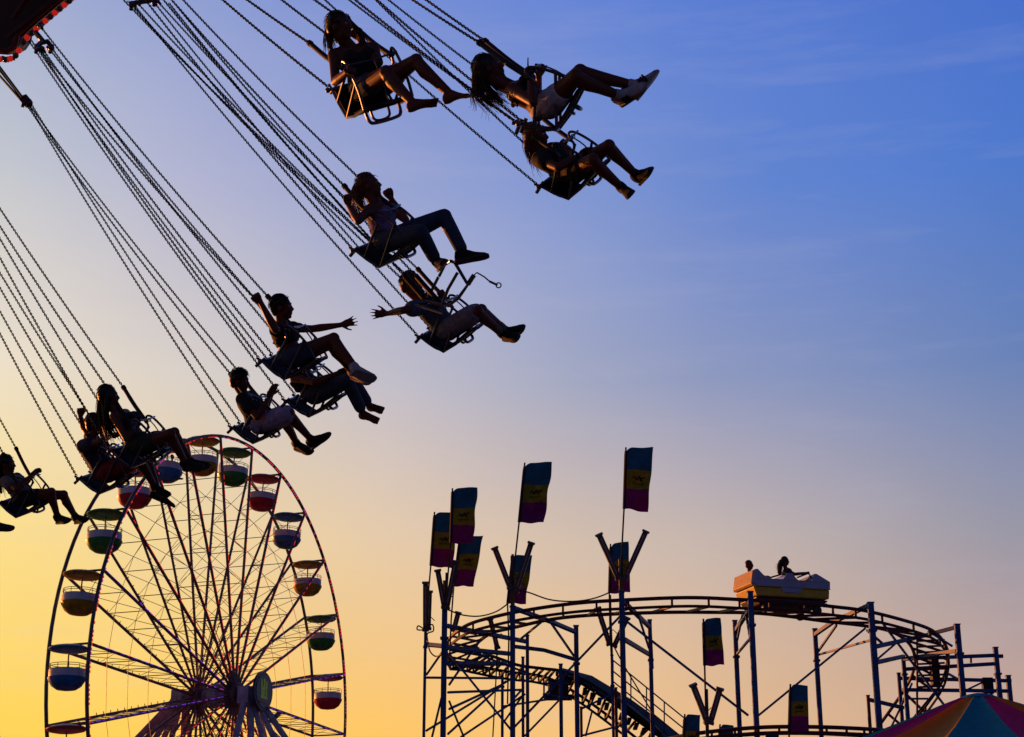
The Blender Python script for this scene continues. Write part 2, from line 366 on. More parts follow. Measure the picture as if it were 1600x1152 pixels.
post(1555, 1012, 45, .12); post(1575, 1056, 46, .12); post(1411, 1025, 45, .1); post(1404, 1052, 46, .09); post(1356, 1087, 44, .08, m=M_rust)
b = MB()
for (x, y0, y1, d) in ((801, 863, 948, 38.5), (971, 870, 925, 38), (695, 905, 942, 40)):
    p0, p1 = at(x, y0, d), at(x, y1, d); p0 = np.array([p1[0], p1[1], p0[2]]); b = MB(); b.beam(p1, p0, .10, .10, up=(0, 1, 0)); b.build('post_extension', M_yel, coaster, smooth=False)
outer = [(704, 1034, 44), (697, 1016, 42.6), (702, 998, 41.4), (730, 977, 40.2), (772, 964, 39.5), (826, 953, 39), (898, 943, 38.7), (970, 938, 38.5), (1075, 934, 38.5), (1155, 937, 38.6), (1230, 941, 38.7), (1301, 948, 39), (1359, 956, 39.6), (1434, 976, 41), (1463, 990, 42), (1478, 1010, 43.2), (1481, 1030, 44.4), (1473, 1062, 45.4), (1450, 1098, 46), (1412, 1145, 46.4), (1380, 1180, 46.6)]
inner = [(752, 1026, 44), (744, 1010, 43.2), (754, 998, 42.4), (772, 988, 41.4), (802, 981, 40.6), (850, 970, 40), (892, 964, 39.8), (950, 960, 39.6), (1039, 957, 39.5), (1120, 957, 39.6), (1177, 958, 39.7), (1230, 963, 39.9), (1290, 971, 40.2), (1350, 978, 40.8), (1392, 987, 42), (1418, 1003, 43), (1429, 1024, 44), (1428, 1046, 45.2), (1415, 1075, 45.8), (1378, 1128, 46.2), (1350, 1165, 46.4)]
def track(outer, inner, ties=34, drop=.2, m=M_rail, rr=.045):
    A = spline([at(*p) for p in outer], 8); B = spline([at(*p) for p in inner], 8)
    for P in (A, B): b = MB(); b.tube(P, rr, 8); b.build('rail', m, coaster)
    dn = np.array([0, 0, -drop]); b = MB(); b.tube([p+dn for p in A], rr*.8, 6); b.build('spine', m, coaster)
    n = len(A)
    for i in range(ties):
        t = int(round(i*(n-1)/(ties-1))); b = MB(); p, q = A[t], B[min(t, len(B)-1)]
        b.beam(p, p+dn, .05, .05); b.beam(p+dn, q, .055, .055)
        b.build('tie', m, coaster, smooth=False)
track(outer, inner, 32)
outer2 = [(704, 1034, 44), (722, 1036, 45.4), (760, 1044, 46.2), (800, 1051, 46.6), (830, 1054, 46.9), (862, 1062, 47.1), (900, 1083, 47.3), (940, 1111, 47.5), (985, 1146, 47.8), (1020, 1175, 48)]
inner2 = [(752, 1026, 44), (760, 1023, 45.0), (785, 1031, 45.8), (812, 1040, 46.2), (850, 1045, 46.4), (878, 1049, 46.6), (915, 1064, 46.8), (955, 1090, 47), (1010, 1132, 47.3), (1050, 1165, 47.5)]
track(outer2, inner2, 30, .2, m=M_dk)  # lift track coloured dark as painted shade, the sun being blocked there
track([(1020, 1160, 38), (1090, 1146, 37), (1184, 1137, 36.5), (1270, 1136, 36.5), (1350, 1139, 37), (1400, 1143, 38), (1460, 1150, 40)], [(1020, 1171, 38.6), (1090, 1156, 37.8), (1184, 1147, 37.4), (1270, 1146, 37.4), (1350, 1150, 38), (1400, 1155, 39), (1460, 1165, 41)], 16, .12)
# lift deck and stair rail beside it
b = MB(); P = [at(868, 1050, 46.9), at(905, 1062, 47), at(962, 1098, 47.2), at(1045, 1158, 47.5)]; Q = [at(880, 1044, 48), at(925, 1056, 48.1), at(985, 1092, 48.3), at(1068, 1152, 48.6)]
for i in range(3):
    b.rings([np.array([P[j], Q[j], Q[j]-np.array([0, 0, .12]), P[j]-np.array([0, 0, .12])]) for j in (i, i+1)])
b.build('lift_deck', M_dk, coaster, smooth=False)
b = MB(); P = at(962, 1092, 46.9); b.beam(at(966, 1092, 46.6), at(1030, 1143, 46.9), .5, .1, up=(0, -.5, 1)); b.build('walkway_plate', M_dk, coaster, smooth=False)
b = MB()
for i in range(14):
    t = i/13; p = at(880+150*t, 1052+102*t, 46.9); b.beam(p, p+np.array([.0, .9, -.05]), .12, .05)
b.build('sleeper', M_dk, coaster, smooth=False)
for dy in (0, 17, 33, 47):
    brace([((958, 1032+dy, 47), (1069, 1122+dy, 47.4))], 'handrail', .035)
brace([((958+t*111, 1032+t*90, 47+.4*t), (958+t*111, 1032+t*90+48, 47+.4*t)) for t in (0, .25, .47, .72, 1)], 'handrail_post', .035)
# small platform box below the turn
brace([((848, 1068, 46), (888, 1068, 46)), ((848, 1085, 46), (888, 1090, 46)), ((850, 1066, 46), (850, 1086, 46)), ((860, 1066, 46), (860, 1088, 46))], 'platform_rail', .05)
b = MB(); b.box(at(872, 1078, 46.5), (.28, 0, 0), (0, .3, 0), (0, 0, .25)); b.box(at(872, 1090, 46.5), (.4, 0, 0), (0, .4, 0), (0, 0, .03)); b.build('motor_box', M_dk, coaster, smooth=False)
brace([((698, 978, 40), (824, 1003, 44)), ((802, 950, 38.5), (862, 972, 41)), ((862, 972, 41), (900, 988, 43.5)), ((698, 1012, 40), (800, 1022, 44)), ((800, 1010, 44), (850, 1016, 43.6)), ((850, 1016, 43.6), (900, 1031, 43.5)),
       ((972, 938, 38), (1015, 980, 43)), ((1172, 950, 38.4), (1150, 985, 42.5)), ((1360, 945, 39), (1300, 973, 41)), ((1300, 973, 41), (1273, 992, 43)), ((1495, 980, 42), (1430, 997, 43)), ((1430, 997, 43), (1366, 1011, 39)),
       ((700, 1037, 40), (790, 1037, 44)), ((1495, 1017, 42), (1411, 1030, 45)), ((665, 1007, 41), (695, 1010, 40)), ((975, 999, 38), (1015, 1023, 43)),
       ((1411, 1030, 45), (1560, 1024, 45)), ((1411, 1046, 45), (1560, 1037, 45)), ((1404, 1060, 46), (1580, 1064, 46)), ((1411, 1078, 45), (1578, 1080, 46)), ((1356, 1093, 44), (1411, 1106, 45)), ((1366, 1036, 39), (1411, 1026, 45)), ((1556, 1025.5, 45), (1567, 1025.5, 45))], 'cross_beam', .09)
brace([((700, 1147, 40), (790, 1065, 44)), ((666, 1142, 41), (797, 1062, 44)), ((666, 1093, 41), (793, 1066, 41)) if 0 else ((666, 1059, 41), (785, 1060, 44)),
       ((702, 1022, 40), (798, 1140, 38.5)), ((702, 1108, 40), (785, 1070, 44)), ((700, 1082, 40), (816, 1078, 44)), ((666, 1055, 41), (696, 1012, 41)), ((675, 1152, 41), (690, 1090, 40.5)), ((702, 1096, 40), (728, 1160, 41)),
       ((720, 1152, 42), (820, 1085, 44)), ((702, 1070, 40), (750, 1000, 42)), ((802, 1138, 38.5), (970, 962, 38.2)), ((862, 975, 41), (900, 1030, 43.5)), ((812, 1000, 42), (846, 972, 41)), ((824, 1052, 44), (740, 1020, 43)),
       ((820, 1150, 44), (873, 1095, 46)), ((785, 1104, 46), (876, 1090, 46)), ((975, 968, 38), (1169, 1118, 38.4)), ((1015, 1016, 43), (997, 960, 40)), ((908, 1108, 44), (962, 1082, 45)), ((908, 1150, 44), (962, 1136, 45)), ((915, 1150, 44), (925, 1112, 44.5)),
       ((1184, 1119, 38.4), (1352, 982, 40)), ((1150, 1024, 42.5), (1172, 998, 38.6)), ((1152, 1000, 42.5), (1160, 962, 40)), ((1172, 998, 38.4), (1166, 962, 39.6)), ((1276, 1024, 43), (1362, 1000, 39)), ((1277, 1020, 43), (1307, 977, 41)),
       ((1370, 1031, 39), (1405, 1001, 42)), ((1355, 985, 40), (1378, 1005, 41)), ((1380, 975, 41), (1476, 1103, 43)), ((1488, 1010, 42), (1450, 986, 42)), ((1500, 1063, 46), (1480, 1052, 44)),
       ((1511, 1078, 46), (1540, 1064, 46)), ((1541, 1080, 46), (1562, 1096, 45)), ((1517, 1027, 45), (1517, 1036, 45)), ((1404, 1150, 46), (1470, 1070, 45)), ((1385, 1152, 46), (1425, 1068, 45)), ((1411, 1092, 45), (1450, 1092, 45)), ((1433, 1000, 45), (1433, 1120, 45)),
       ((818, 1075, 46), (800, 1095, 44)), ((786, 1130, 47), (818, 1085, 46)), ((1020, 1045, 43), (1017, 985, 43))], 'diagonal_brace', .05)
b = MB(); b.box(at(1543, 1072, 46), (.14, 0, 0), (0, .1, 0), (0, 0, .22)); b.build('junction_box', M_dk, coaster, smooth=False)
b = MB(); b.box(at(1460, 1046, 45), (.10, 0, 0), (0, .15, 0), (0, 0, .42)); b.build('brake_box', M_dk, coaster, smooth=False)
# second pair of rails hidden in the right drop: extra ladder ties
b = MB()
for i in range(9):
    y = 1000+i*9; b.beam(at(1432, y+2, 44.3), at(1476, y, 44.3), .05, .05)
b.build('drop_ladder', M_rail, coaster, smooth=False)
b = MB()
for i in range(6):
    y = 985+i*11; b.beam(at(704, y-2, 42.2), at(744+2*i, y+6, 43.2), .05, .05)
b.build('turn_ladder', M_rail, coaster, smooth=False)

# coaster car
M_cw = mat('car white', (.36, .45, .72), .4, noise=.08, scale=2); M_cy = mat('car yellow', (.62, .46, .01), .4, noise=.1); M_ck = mat('car black', (.02, .02, .024), .5)
CD = 39.2; c0 = at(1184, 930, CD); yaw = R_(20); pit = R_(1.2)
cf = np.array([math.cos(yaw)*math.cos(pit), math.sin(yaw)*math.cos(pit), math.sin(pit)]); cl = np.array([-math.sin(yaw), math.cos(yaw), 0]); cu = np.cross(cf, cl)
car = empty('coaster_car', c0 + cl*.5, 'white and yellow coaster car with two riders on the track', 'roller coaster car')
def cl_(x, y, z): return c0 + cf*x + cl*y + cu*z
LNG = 123/66.5/math.cos(yaw)
def car_prism(prof, y0, y1, name, m, parent=car):   # side profile swept across the car, narrowing slightly
    b = MB(); b.rings([np.array([cl_(x, y, z) for x, z in prof]) for y in np.linspace(y0, y1, 2)])
    o = b.build(name, m, parent, smooth=False, org=root_org(car) if parent is not car else None)
    bv = o.modifiers.new('b', 'BEVEL'); bv.width = .025; bv.segments = 2; return o
Lg = LNG
body = car_prism([(-.12, .30), (.0, .22), (Lg, .22), (Lg+.02, .42), (Lg-.33, .60), (Lg-.40, .60), (Lg-.45, .42), (Lg-.85, .42), (Lg-1.0, .58), (Lg-1.12, .58), (Lg-1.25, .42), (.42, .42), (.2, .5), (.06, .64), (-.04, .62)], 0, 1.0, 'body', M_cw)
car_prism([(-.08, .22), (.0, .0), (Lg-.04, .0), (Lg-.01, .22)], .02, .98, 'lower_body', M_cy)
car_prism([(.62, .225), (.70, .10), (1.12, .10), (1.22, .225)], -.006, .02, 'side_panel', M_cw)
b = MB(); b.beam(cl_(.0, -.004, .405), cl_(Lg, -.004, .405), .012, .012); b.beam(cl_(.0, -.006, .225), cl_(Lg, -.006, .225), .02, .012); b.build('trim_line', M_cy, car, smooth=False)
car_prism([(.0, -.02), (.1, -.2), (Lg-.25, -.2), (Lg-.02, -.02)], .08, .92, 'chassis', M_ck)
car_prism([(-.135, .29), (-.10, .235), (-.085, .24), (-.055, .60), (-.07, .61)], .03, .97, 'sunlit_tail_panel', mat('car sunlit tail tint', (.50, .30, .08), .5))  # added rear panel, the low sun's orange is put into its colour
for x in (.25, Lg-.35):
    for y in (.1, .9):
        b = MB(); b.tube([cl_(x, y-.05, -.27), cl_(x, y+.05, -.27)], .1, 16); b.build('wheel', M_ck, car)
b = MB(); b.tube([cl_(Lg-.05, .5, -.05), cl_(Lg+.14, .5, -.05)], .04, 8); b.tube([cl_(Lg+.1, .4, -.05), cl_(Lg+.1, .6, -.05)], .03, 8); b.build('bumper', M_ck, car)
b = MB(); b.tube([cl_(.42, .1, .46), cl_(.75, .1, .56), cl_(1.0, .1, .52)], .022, 6); b.tube([cl_(1.15, .1, .50), cl_(Lg-.5, .1, .62), cl_(Lg-.42, .12, .5)], .022, 6); b.tube([cl_(Lg-.42, .12, .5), cl_(Lg-.42, .88, .5)], .022, 6); b.build('grab_bar', M_ck, car)

# ------------------------------------------------ light tubes, cables
M_tube = mat('lamp housing', (.11, .10, .10), .5, noise=.2); M_pole = mat('thin pole', (.08, .08, .09), .5, .3)
def vlight(arms, pole, label, m=M_tube):
    p = pole[0]; base = at(*p); r = empty('light_fixture', (base[0], base[1], base[2]), label, 'light fixture', 'V shaped light fixtures on the poles')
    for a, c in arms:
        A, C = at(*a), at(*c); b = MB(); b.beam(A, C, .125, .10, up=(0, 1, 0)); t = nrm(C-A)
        b.beam(A-t*.03, A+t*.02, .17, .14, up=(0, 1, 0)); b.beam(C-t*.02, C+t*.04, .16, .13, up=(0, 1, 0))
        o = b.build('lamp_tube', m, r, smooth=False)
        b = MB(); nn_ = nrm(np.cross(t, (0, 1, 0))); b.tube([A+t*.1+np.array([0, -.06, 0]), C-t*.1+np.array([0, -.06, 0])], .02, 6); b.build('glass_tube', mat('dead glass', (.35, .35, .38), .15), o, org=root_org(r))
    b = MB(); b.tube([at(*q) for q in pole], .035, 6)
    (x0, y0, d) = arms[0][1]
    b.tube([at(x0-2, y0-14, d), at(x0+6, y0-22, d+.1), at(x0+14, y0-14, d)], .012, 5)
    b.build('bracket', M_pole, r)
vlight([((936, 836, 37.8), (966, 903, 37.8)), ((1009, 831, 37.8), (976, 905, 37.8))], [(971, 905, 37.8), (971, 870, 37.9)], 'V of two lamp tubes on the yellow topped post, right of centre pole')
vlight([((773, 857, 38.3), (797, 918, 38.3)), ((830, 849, 38.3), (806, 924, 38.3))], [(801, 925, 38.3), (801, 866, 38.4)], 'V of two lamp tubes in front of the lone flag above the coaster turn')
vlight([((684, 892, 39.8), (694, 948, 39.8)), ((712, 878, 39.8), (698, 950, 39.8))], [(696, 952, 39.8), (698, 895, 39.8)], 'narrow V of lamp tubes under the left flag cluster')
vlight([((665, 911, 40.9), (665, 984, 40.9)), ((671, 925, 41), (669, 982, 41))], [(665, 990, 40.9), (665, 970, 40.9)], 'upright lamp tubes on the leftmost thin post')
vlight([((934, 951, 41), (952, 1006, 41)), ((980, 966, 41), (960, 1009, 41))], [(956, 1024, 41), (954, 968, 41), (953, 930, 41)], 'V of lamp tubes hanging below the track beside the tall post')
vlight([((766, 968, 43), (777, 1012, 43)), ((716, 958, 43), (709, 985, 43))], [(777, 1024, 43), (770, 990, 43)], 'dim lamp tubes inside the left turn of the track')
vlight([((1083, 1071, 36), (1105, 1128, 36)), ((1125, 1077, 36), (1110, 1129, 36))], [(1106, 1155, 36), (1104, 1077, 36)], 'V of lamp tubes low beside the small flag, near bottom centre')
for pts, lab in (([(700, 953, 39.8), (722, 961, 39.6), (749, 963, 39.4), (775, 956, 39), (797, 941, 38.5)], 'black cable drooping between the left lamp cluster and the next post'), ([(806, 922, 38.4), (826, 926, 38.4), (858, 937, 38.3), (892, 940, 38.2), (925, 936, 38.1), (952, 926, 38), (966, 915, 38)], 'long black cable drooping above the track between the two V shaped lamps'),
   ([(696, 1020, 40), (715, 1040, 40.3), (738, 1052, 40.6), (762, 1046, 41)], 'short black cable loop inside the left turn of the coaster'), ([(958, 1008, 41), (975, 1040, 41), (1005, 1090, 41), (1030, 1130, 41)], 'black cable running down beside the coaster stair rail'),
   ([(665, 985, 41), (654, 978, 41), (652, 984, 41), (662, 984, 41), (675, 976, 41), (677, 986, 41), (668, 990, 41), (668, 1000, 41), (672, 1018, 41), (682, 1026, 41), (694, 1018, 40.4)], 'coiled black cable tied on the leftmost thin post'), ([(777, 1012, 43), (775, 1060, 43), (770, 1152, 43)], 'black cable hanging straight down inside the left turn')):
    b = MB(); b.tube(spline([at(*p) for p in pts], 6), .018, 5)
    tag(b.build('power_cable', mat('cable black', (.02, .02, .02), .6)), lab, 'cable', 'cables between the lamps')

# ------------------------------------------------ flags
FB = mat('flag blue', (.02, .20, .40), .8, noise=.12, scale=9, translucent=.25, bump=.1); FY = mat('flag yellow', (.32, .34, .03), .8, noise=.12, scale=9, translucent=.25, bump=.1); FM = mat('flag magenta', (.30, .012, .27), .8, noise=.12, scale=9, translucent=.25, bump=.1)
FK = mat('flag sleeve', (.02, .025, .035), .8); FE = mat('flag emblem', (.03, .035, .02), .8)
def flag(TL, TR, BR, BL, d, pole, label, seed):
    rn = random.Random(seed); P = [at(*q, d) for q in pole]; foot = P[-1]
    r = empty('feather_flag', foot, label, 'flag', 'tall banners in blue, yellow and magenta')
    b = MB(); b.tube([at(*TL, d)]+P, .022, 6); b.build('pole', M_pole, r)
    nx, ny = 16, 36; ph = rn.uniform(0, 6); amp = rn.uniform(.02, .05)
    a, c, e, f_ = (at(*q, d) for q in (TL, TR, BR, BL)); V = []
    rnd = .16
    for j in range(ny+1):
        t = j/ny
        for i in range(nx+1):
            s = i/nx
            p = (a*(1-t)+f_*t)*(1-s)+(c*(1-t)+e*t)*s
            if t < .12 and s < .25:   # rounded shoulder at the pole side
                q = (1-s/.25); p = p + np.array([0, 0, -1])*.10*q*q*(1-t/.12)
            wv = amp*s*(math.sin(5*s+3.5*t*3+ph)+.5*math.sin(13*t+2*ph+3*s))
            p = p + np.array([.25*wv, 1.4*wv, 0]) + np.array([0, 0, .012*math.sin(9*s+ph)*t])
            V.append(p)
    def cloth(j0, j1, name, m, parent):
        bb = MB(); th = np.array([0, .004, 0]); k = nx+1; vs = V[j0*k:(j1+1)*k]; n_ = len(vs); fs = []
        for j in range(j1-j0):
            for i in range(nx):
                q = j*k+i; fs.append((q, q+1, q+k+1, q+k)); fs.append((q+n_, q+k+n_, q+k+1+n_, q+1+n_))
        bb.add([v for v in vs]+[v+th for v in vs], fs); return bb.build(name, m, parent)
    cloth(0, 13, 'blue_panel', FB, r); y = cloth(13, 24, 'yellow_panel', FY, r); cloth(24, 36, 'magenta_panel', FM, r)
    bb = MB(); W = np.linalg.norm(c-a)
    bb.tube([V[j*(nx+1)] for j in range(ny+1)], .035, 6); bb.build('sleeve', FK, r)
    # dark emblem: a leaping scribble with a line of small lettering
    bb = MB(); off = np.array([0, -.03, 0])
    def on(s, t):
        jj = t*ny; ii = s*nx; j = min(ny-1, int(jj)); i = min(nx-1, int(ii)); fj = jj-j; fi = ii-i; k = nx+1
        return (V[j*k+i]*(1-fi)*(1-fj)+V[j*k+i+1]*fi*(1-fj)+V[(j+1)*k+i]*(1-fi)*fj+V[(j+1)*k+i+1]*fi*fj)+off
    bb.tube([on(s, t) for s, t in ((.3, .50), (.38, .47), (.46, .50), (.55, .45), (.62, .49), (.74, .46))], .016, 5)
    bb.tube([on(s, t) for s, t in ((.42, .52), (.52, .48), (.66, .53))], .02, 5)
    for i in range(6): bb.tube([on(.3+.08*i, .565), on(.335+.08*i, .585)], .012, 4)
    bb.build('emblem', FE, y, org=root_org(r))
flag((820, 723), (863, 723), (850, 817), (811, 817), 38.4, [(811, 817), (806, 863), (801, 900)], 'tri-colour banner alone in the middle on a leaning pole', 1)
flag((978, 699), (1021, 699), (1012, 800), (975, 795), 37.9, [(975, 795), (972, 852), (971, 900)], 'highest tri-colour banner, on the tall centre-right pole', 2)
flag((707, 763), (746, 762), (739, 850), (704, 849), 39.6, [(704, 849), (700, 898), (697, 940)], 'tallest tri-colour banner of the left cluster', 3)
flag((679, 800), (716, 802), (707, 888), (673, 885), 40.6, [(673, 885), (670, 920), (667, 980)], 'leftmost tri-colour banner, partly behind its tall neighbour', 4)
flag((719, 838), (755, 837), (740, 917), (709, 916), 40.4, [(709, 916), (705, 968), (702, 1040)], 'lower tri-colour banner on the right of the left cluster', 5)
flag((801, 867), (832, 868), (821, 944), (793, 943), 40, [(793, 943), (795, 1000), (793, 1100)], 'tri-colour banner behind the left V shaped lamps', 6)
flag((954, 850), (982, 846), (985, 925), (952, 928), 40.5, [(952, 928), (953, 980), (955, 1024)], 'tri-colour banner behind the right V shaped lamps', 7)
flag((1099, 967), (1126, 966), (1132, 1039), (1101, 1041), 36, [(1101, 1041), (1102, 1080), (1104, 1150)], 'small tri-colour banner below the track, left of the car', 8)
flag((1235, 1069), (1262, 1071), (1264, 1143), (1233, 1144), 36, [(1233, 1144), (1233, 1175)], 'small tri-colour banner low between two blue posts', 9)
flag((1070, 1116), (1094, 1117), (1092, 1190), (1066, 1188), 37, [(1066, 1188), (1066, 1210)], 'blue banner top rising at the bottom edge beside the low V lamps', 10)
flag((1125, 1132), (1146, 1133), (1146, 1205), (1122, 1205), 37, [(1122, 1205), (1122, 1230)], 'blue banner tip peeking over the bottom edge, left of a blue post', 11)
flag((1198, 1144), (1217, 1145), (1217, 1215), (1195, 1215), 37, [(1195, 1215), (1195, 1230)], 'tiny dark banner tip at the bottom edge, right of the car post', 12)

# ------------------------------------------------ tent
TD = 26.; apex = at(1528, 1085, TD); tc_ = np.array([apex[0], apex[1], 0]); TRd = 5.2
tent = empty('striped_tent', tc_, 'big round tent roof striped cyan, magenta and orange, bottom right corner', 'tent')
TM = [mat('tent cyan', (.0, .55, .95), .7, noise=.08, scale=8, translucent=.62, bump=.08), mat('tent magenta', (.90, .02, .46), .7, noise=.08, scale=8, translucent=.62, bump=.08), mat('tent orange', (.95, .45, .0), .7, noise=.08, scale=8, translucent=.62, bump=.08)]
ns = 18; TOFF = 0
prof = [(.12, -.012), (.26, -.05), (.42, -.105), (.65, -.19), (1.0, -.335), (2.0, -.72), (3.3, -1.16), (4.4, -1.50), (TRd, -1.75)]
for k in range(ns):
    b = MB(); vs = []; m_ = 9
    for (r, z) in prof:
        for j in range(m_+1):
            a = R_(-90) + 2*math.pi*(k+j/m_-1.28)/ns; s = j/m_*2-1
            sag = .10*(1-s*s)*min(1, r/1.5)
            rr = r*(1+.0*s); vs.append(apex + np.array([rr*math.cos(a), rr*math.sin(a), z - sag]))
    w_ = m_+1; fs = [(i*w_+j, i*w_+j+1, (i+1)*w_+j+1, (i+1)*w_+j) for i in range(len(prof)-1) for j in range(m_)]
    b.add(vs, fs); b.build('roof_panel', TM[(k+TOFF) % 3], tent)
b = MB()
for k in range(ns):
    a = R_(-90)+2*math.pi*(k-1.28)/ns; b.tube([tc_+np.array([TRd*math.cos(a), TRd*math.sin(a), 0]), tc_+np.array([TRd*math.cos(a), TRd*math.sin(a), apex[2]-1.75])], .04, 8)
b.build('tent_frame', M_pole, tent)
b = MB(); b.rings([np.array([apex+np.array([r*math.cos(a), r*math.sin(a), z]) for a in np.arange(0, 6.28, 2*math.pi/36)]) for r, z in ((.34, -.075), (.27, -.045), (.18, -.012), (.09, .008), (.01, .014))]); b.build('top_cap', TM[0], tent)
for k in range(ns):
    b = MB(); a0, a1 = (R_(-90)+2*math.pi*(k+q-1.28)/ns for q in (0, 1)); z0 = apex[2]-1.75
    b.rings([np.array([tc_+np.array([TRd*math.cos(a), TRd*math.sin(a), z]) for z in (z0, z0-.35)] + [tc_+np.array([(TRd-.01)*math.cos(a), (TRd-.01)*math.sin(a), z]) for z in (z0-.35, z0)]) for a in (a0, a1)])
    b.build('valance', TM[(k+TOFF) % 3], tent, smooth=False)
# ------------------------------------------------ swing ride: materials
SK = lambda n, c: mat(n, c, .5, noise=.06, scale=14, spec=.35)
M_skin = SK('skin', (.18, .060, .034)); M_skin2 = SK('tanned skin', (.15, .044, .024)); M_pipe = mat('seat tube steel', (.16, .16, .20), .32, .75, noise=.15, scale=12)
M_pan = mat('seat plastic', (.012, .013, .017), .85, noise=.2, spec=.15); M_chain = mat('chain steel', (.012, .012, .016), .6, .2, noise=.3, scale=30); M_grip = mat('grip rubber', (.012, .012, .014), .75)
CL = lambda n, c: mat(n, c, .85, noise=.2, scale=22, bump=.25)
M_blk = CL('black cloth', (.014, .014, .018)); M_denim = CL('denim', (.045, .085, .16)); M_lilac = CL('lilac cloth', (.26, .20, .50)); M_wht = CL('white denim', (.70, .70, .82)); M_gry = CL('grey cloth', (.34, .34, .44))
M_lav = CL('pale lilac shorts', (.50, .48, .78)); M_slate = CL('slate cloth', (.10, .18, .28)); M_navy = CL('navy cloth', (.03, .045, .10)); M_redc = CL('red cloth', (.30, .015, .03)); M_grn = CL('dark green cloth', (.03, .05, .03)); M_pale = CL('pale cloth', (.22, .19, .17))
M_shw = CL('white shoe leather', (.50, .49, .56)); M_shb = CL('black shoe canvas', (.015, .015, .018)); M_sole = mat('pale rubber sole', (.32, .31, .31), .6)
HR = lambda n, c: mat(n, c, .42, noise=.3, scale=40, spec=.6, translucent=.25)
M_hb = HR('black hair', (.012, .009, .008)); M_hbr = HR('brown hair', (.05, .022, .012)); M_hrd = HR('auburn hair', (.20, .055, .02)); M_eye = mat('eye', (.4, .38, .36), .2)

# ------------------------------------------------ anatomy
def limb(b, pts, rs):
    for i in range(len(pts)-1): b.cap(pts[i], pts[i+1], rs[i], rs[i+1])
def hand(b, w, d, palm, mode, side, g=1.):
    # wrist w, direction d, palm normal, side +1/-1 puts the thumb
    d = nrm(d); n = nrm(palm - d*np.dot(palm, d)); s = np.cross(d, n)*side
    def E(c, r): return np.array([c + s*r[0]*math.cos(t) + n*r[1]*math.sin(t) for t in np.arange(0, 2*math.pi, math.pi/5)])
    b.rings([E(w - d*.02, (.024*g, .018*g)), E(w + d*.02, (.028*g, .017*g)), E(w + d*.055*g, (.038*g, .016*g)), E(w + d*.088*g, (.040*g, .013*g))])
    curl = {'grip': (75, 75, 45), 'open': (4, 8, 6), 'relax': (25, 30, 20), 'point': (80, 80, 40)}[mode]
    spread = .22 if mode == 'open' else .04
    for i, (off, ln) in enumerate(((.030, .072), (.010, .082), (-.010, .076), (-.029, .060))):
        p = w + d*.085*g + s*off*g; dd = nrm(d + s*spread*(1.5-i)/1.5*1.2)
        cc = (0, 4, 4) if (mode == 'point' and i == 0) else curl
        a = 0; r = .0095*g
        for q, (c_, fr) in enumerate(zip(cc, (.45, .30, .25))):
            a += R_(c_); dr = dd*math.cos(a) + n*math.sin(a); p2 = p + dr*ln*fr*g; b.cap(p, p2, r, r*.9, 8); p = p2; r *= .9
    p = w + d*.025*g + s*.026*g; dr = nrm(d*.75 + s*(.75 if mode == 'open' else .5) + n*(.1 if mode == 'open' else .55))
    p2 = p + dr*.045*g; b.cap(p, p2, .0125*g, .0105*g, 8); dr2 = nrm(dr + d*.5 + (n*.6 - s*.5 if mode != 'open' else 0*n)); b.cap(p2, p2 + dr2*.036*g, .0105*g, .008*g, 8)
def foot_frame(kn, an, toe):
    w = nrm(toe-an); s = nrm(an-kn); dn = nrm(s - w*np.dot(s, w)); ph = R_(15)
    fw = nrm(w*math.cos(ph) - dn*math.sin(ph)); dn = nrm(dn*math.cos(ph) + w*math.sin(ph)); return fw, dn, np.cross(fw, dn)
def foot_rings(b, an, fw, dn, sd, prof, k=14):
    out = []
    for x, top, bot, hw in prof:
        c = an + fw*x + dn*(top+bot)/2; hh = (bot-top)/2
        out.append(np.array([c + sd*hw*math.copysign(abs(math.cos(t))**.8, math.cos(t)) + dn*hh*math.copysign(abs(math.sin(t))**.8, math.sin(t)) for t in np.arange(0, 2*math.pi-.01, 2*math.pi/k)]))
    b.rings(out)
def barefoot(b, kn, an, toe, g=1.):
    fw, dn, sd = foot_frame(kn, an, toe)
    foot_rings(b, an, fw, dn, sd, [(x*g, t*g, u*g, h*g) for x, t, u, h in ((-.062, .03, .062, .014), (-.05, .0, .075, .028), (-.015, -.03, .078, .034), (.03, -.02, .068, .036), (.08, .015, .066, .040), (.125, .04, .076, .045), (.15, .05, .074, .042))])
    for i in range(5):
        o = (i-2)*.018*g; ln = (.045, .042, .036, .030, .024)[i]*g; p = an + fw*.135*g + dn*.062*g + sd*o
        b.cap(p, p + fw*ln + dn*.006, .0125*g if i == 0 else .010*g, .010*g if i == 0 else .008*g, 8)
SHOE = ((-.082, .02, .062, .018), (-.07, -.03, .07, .030), (-.03, -.05, .072, .036), (.02, -.035, .072, .038), (.06, -.012, .072, .041), (.11, .018, .074, .046), (.16, .035, .074, .046), (.195, .044, .072, .036), (.212, .054, .068, .018))
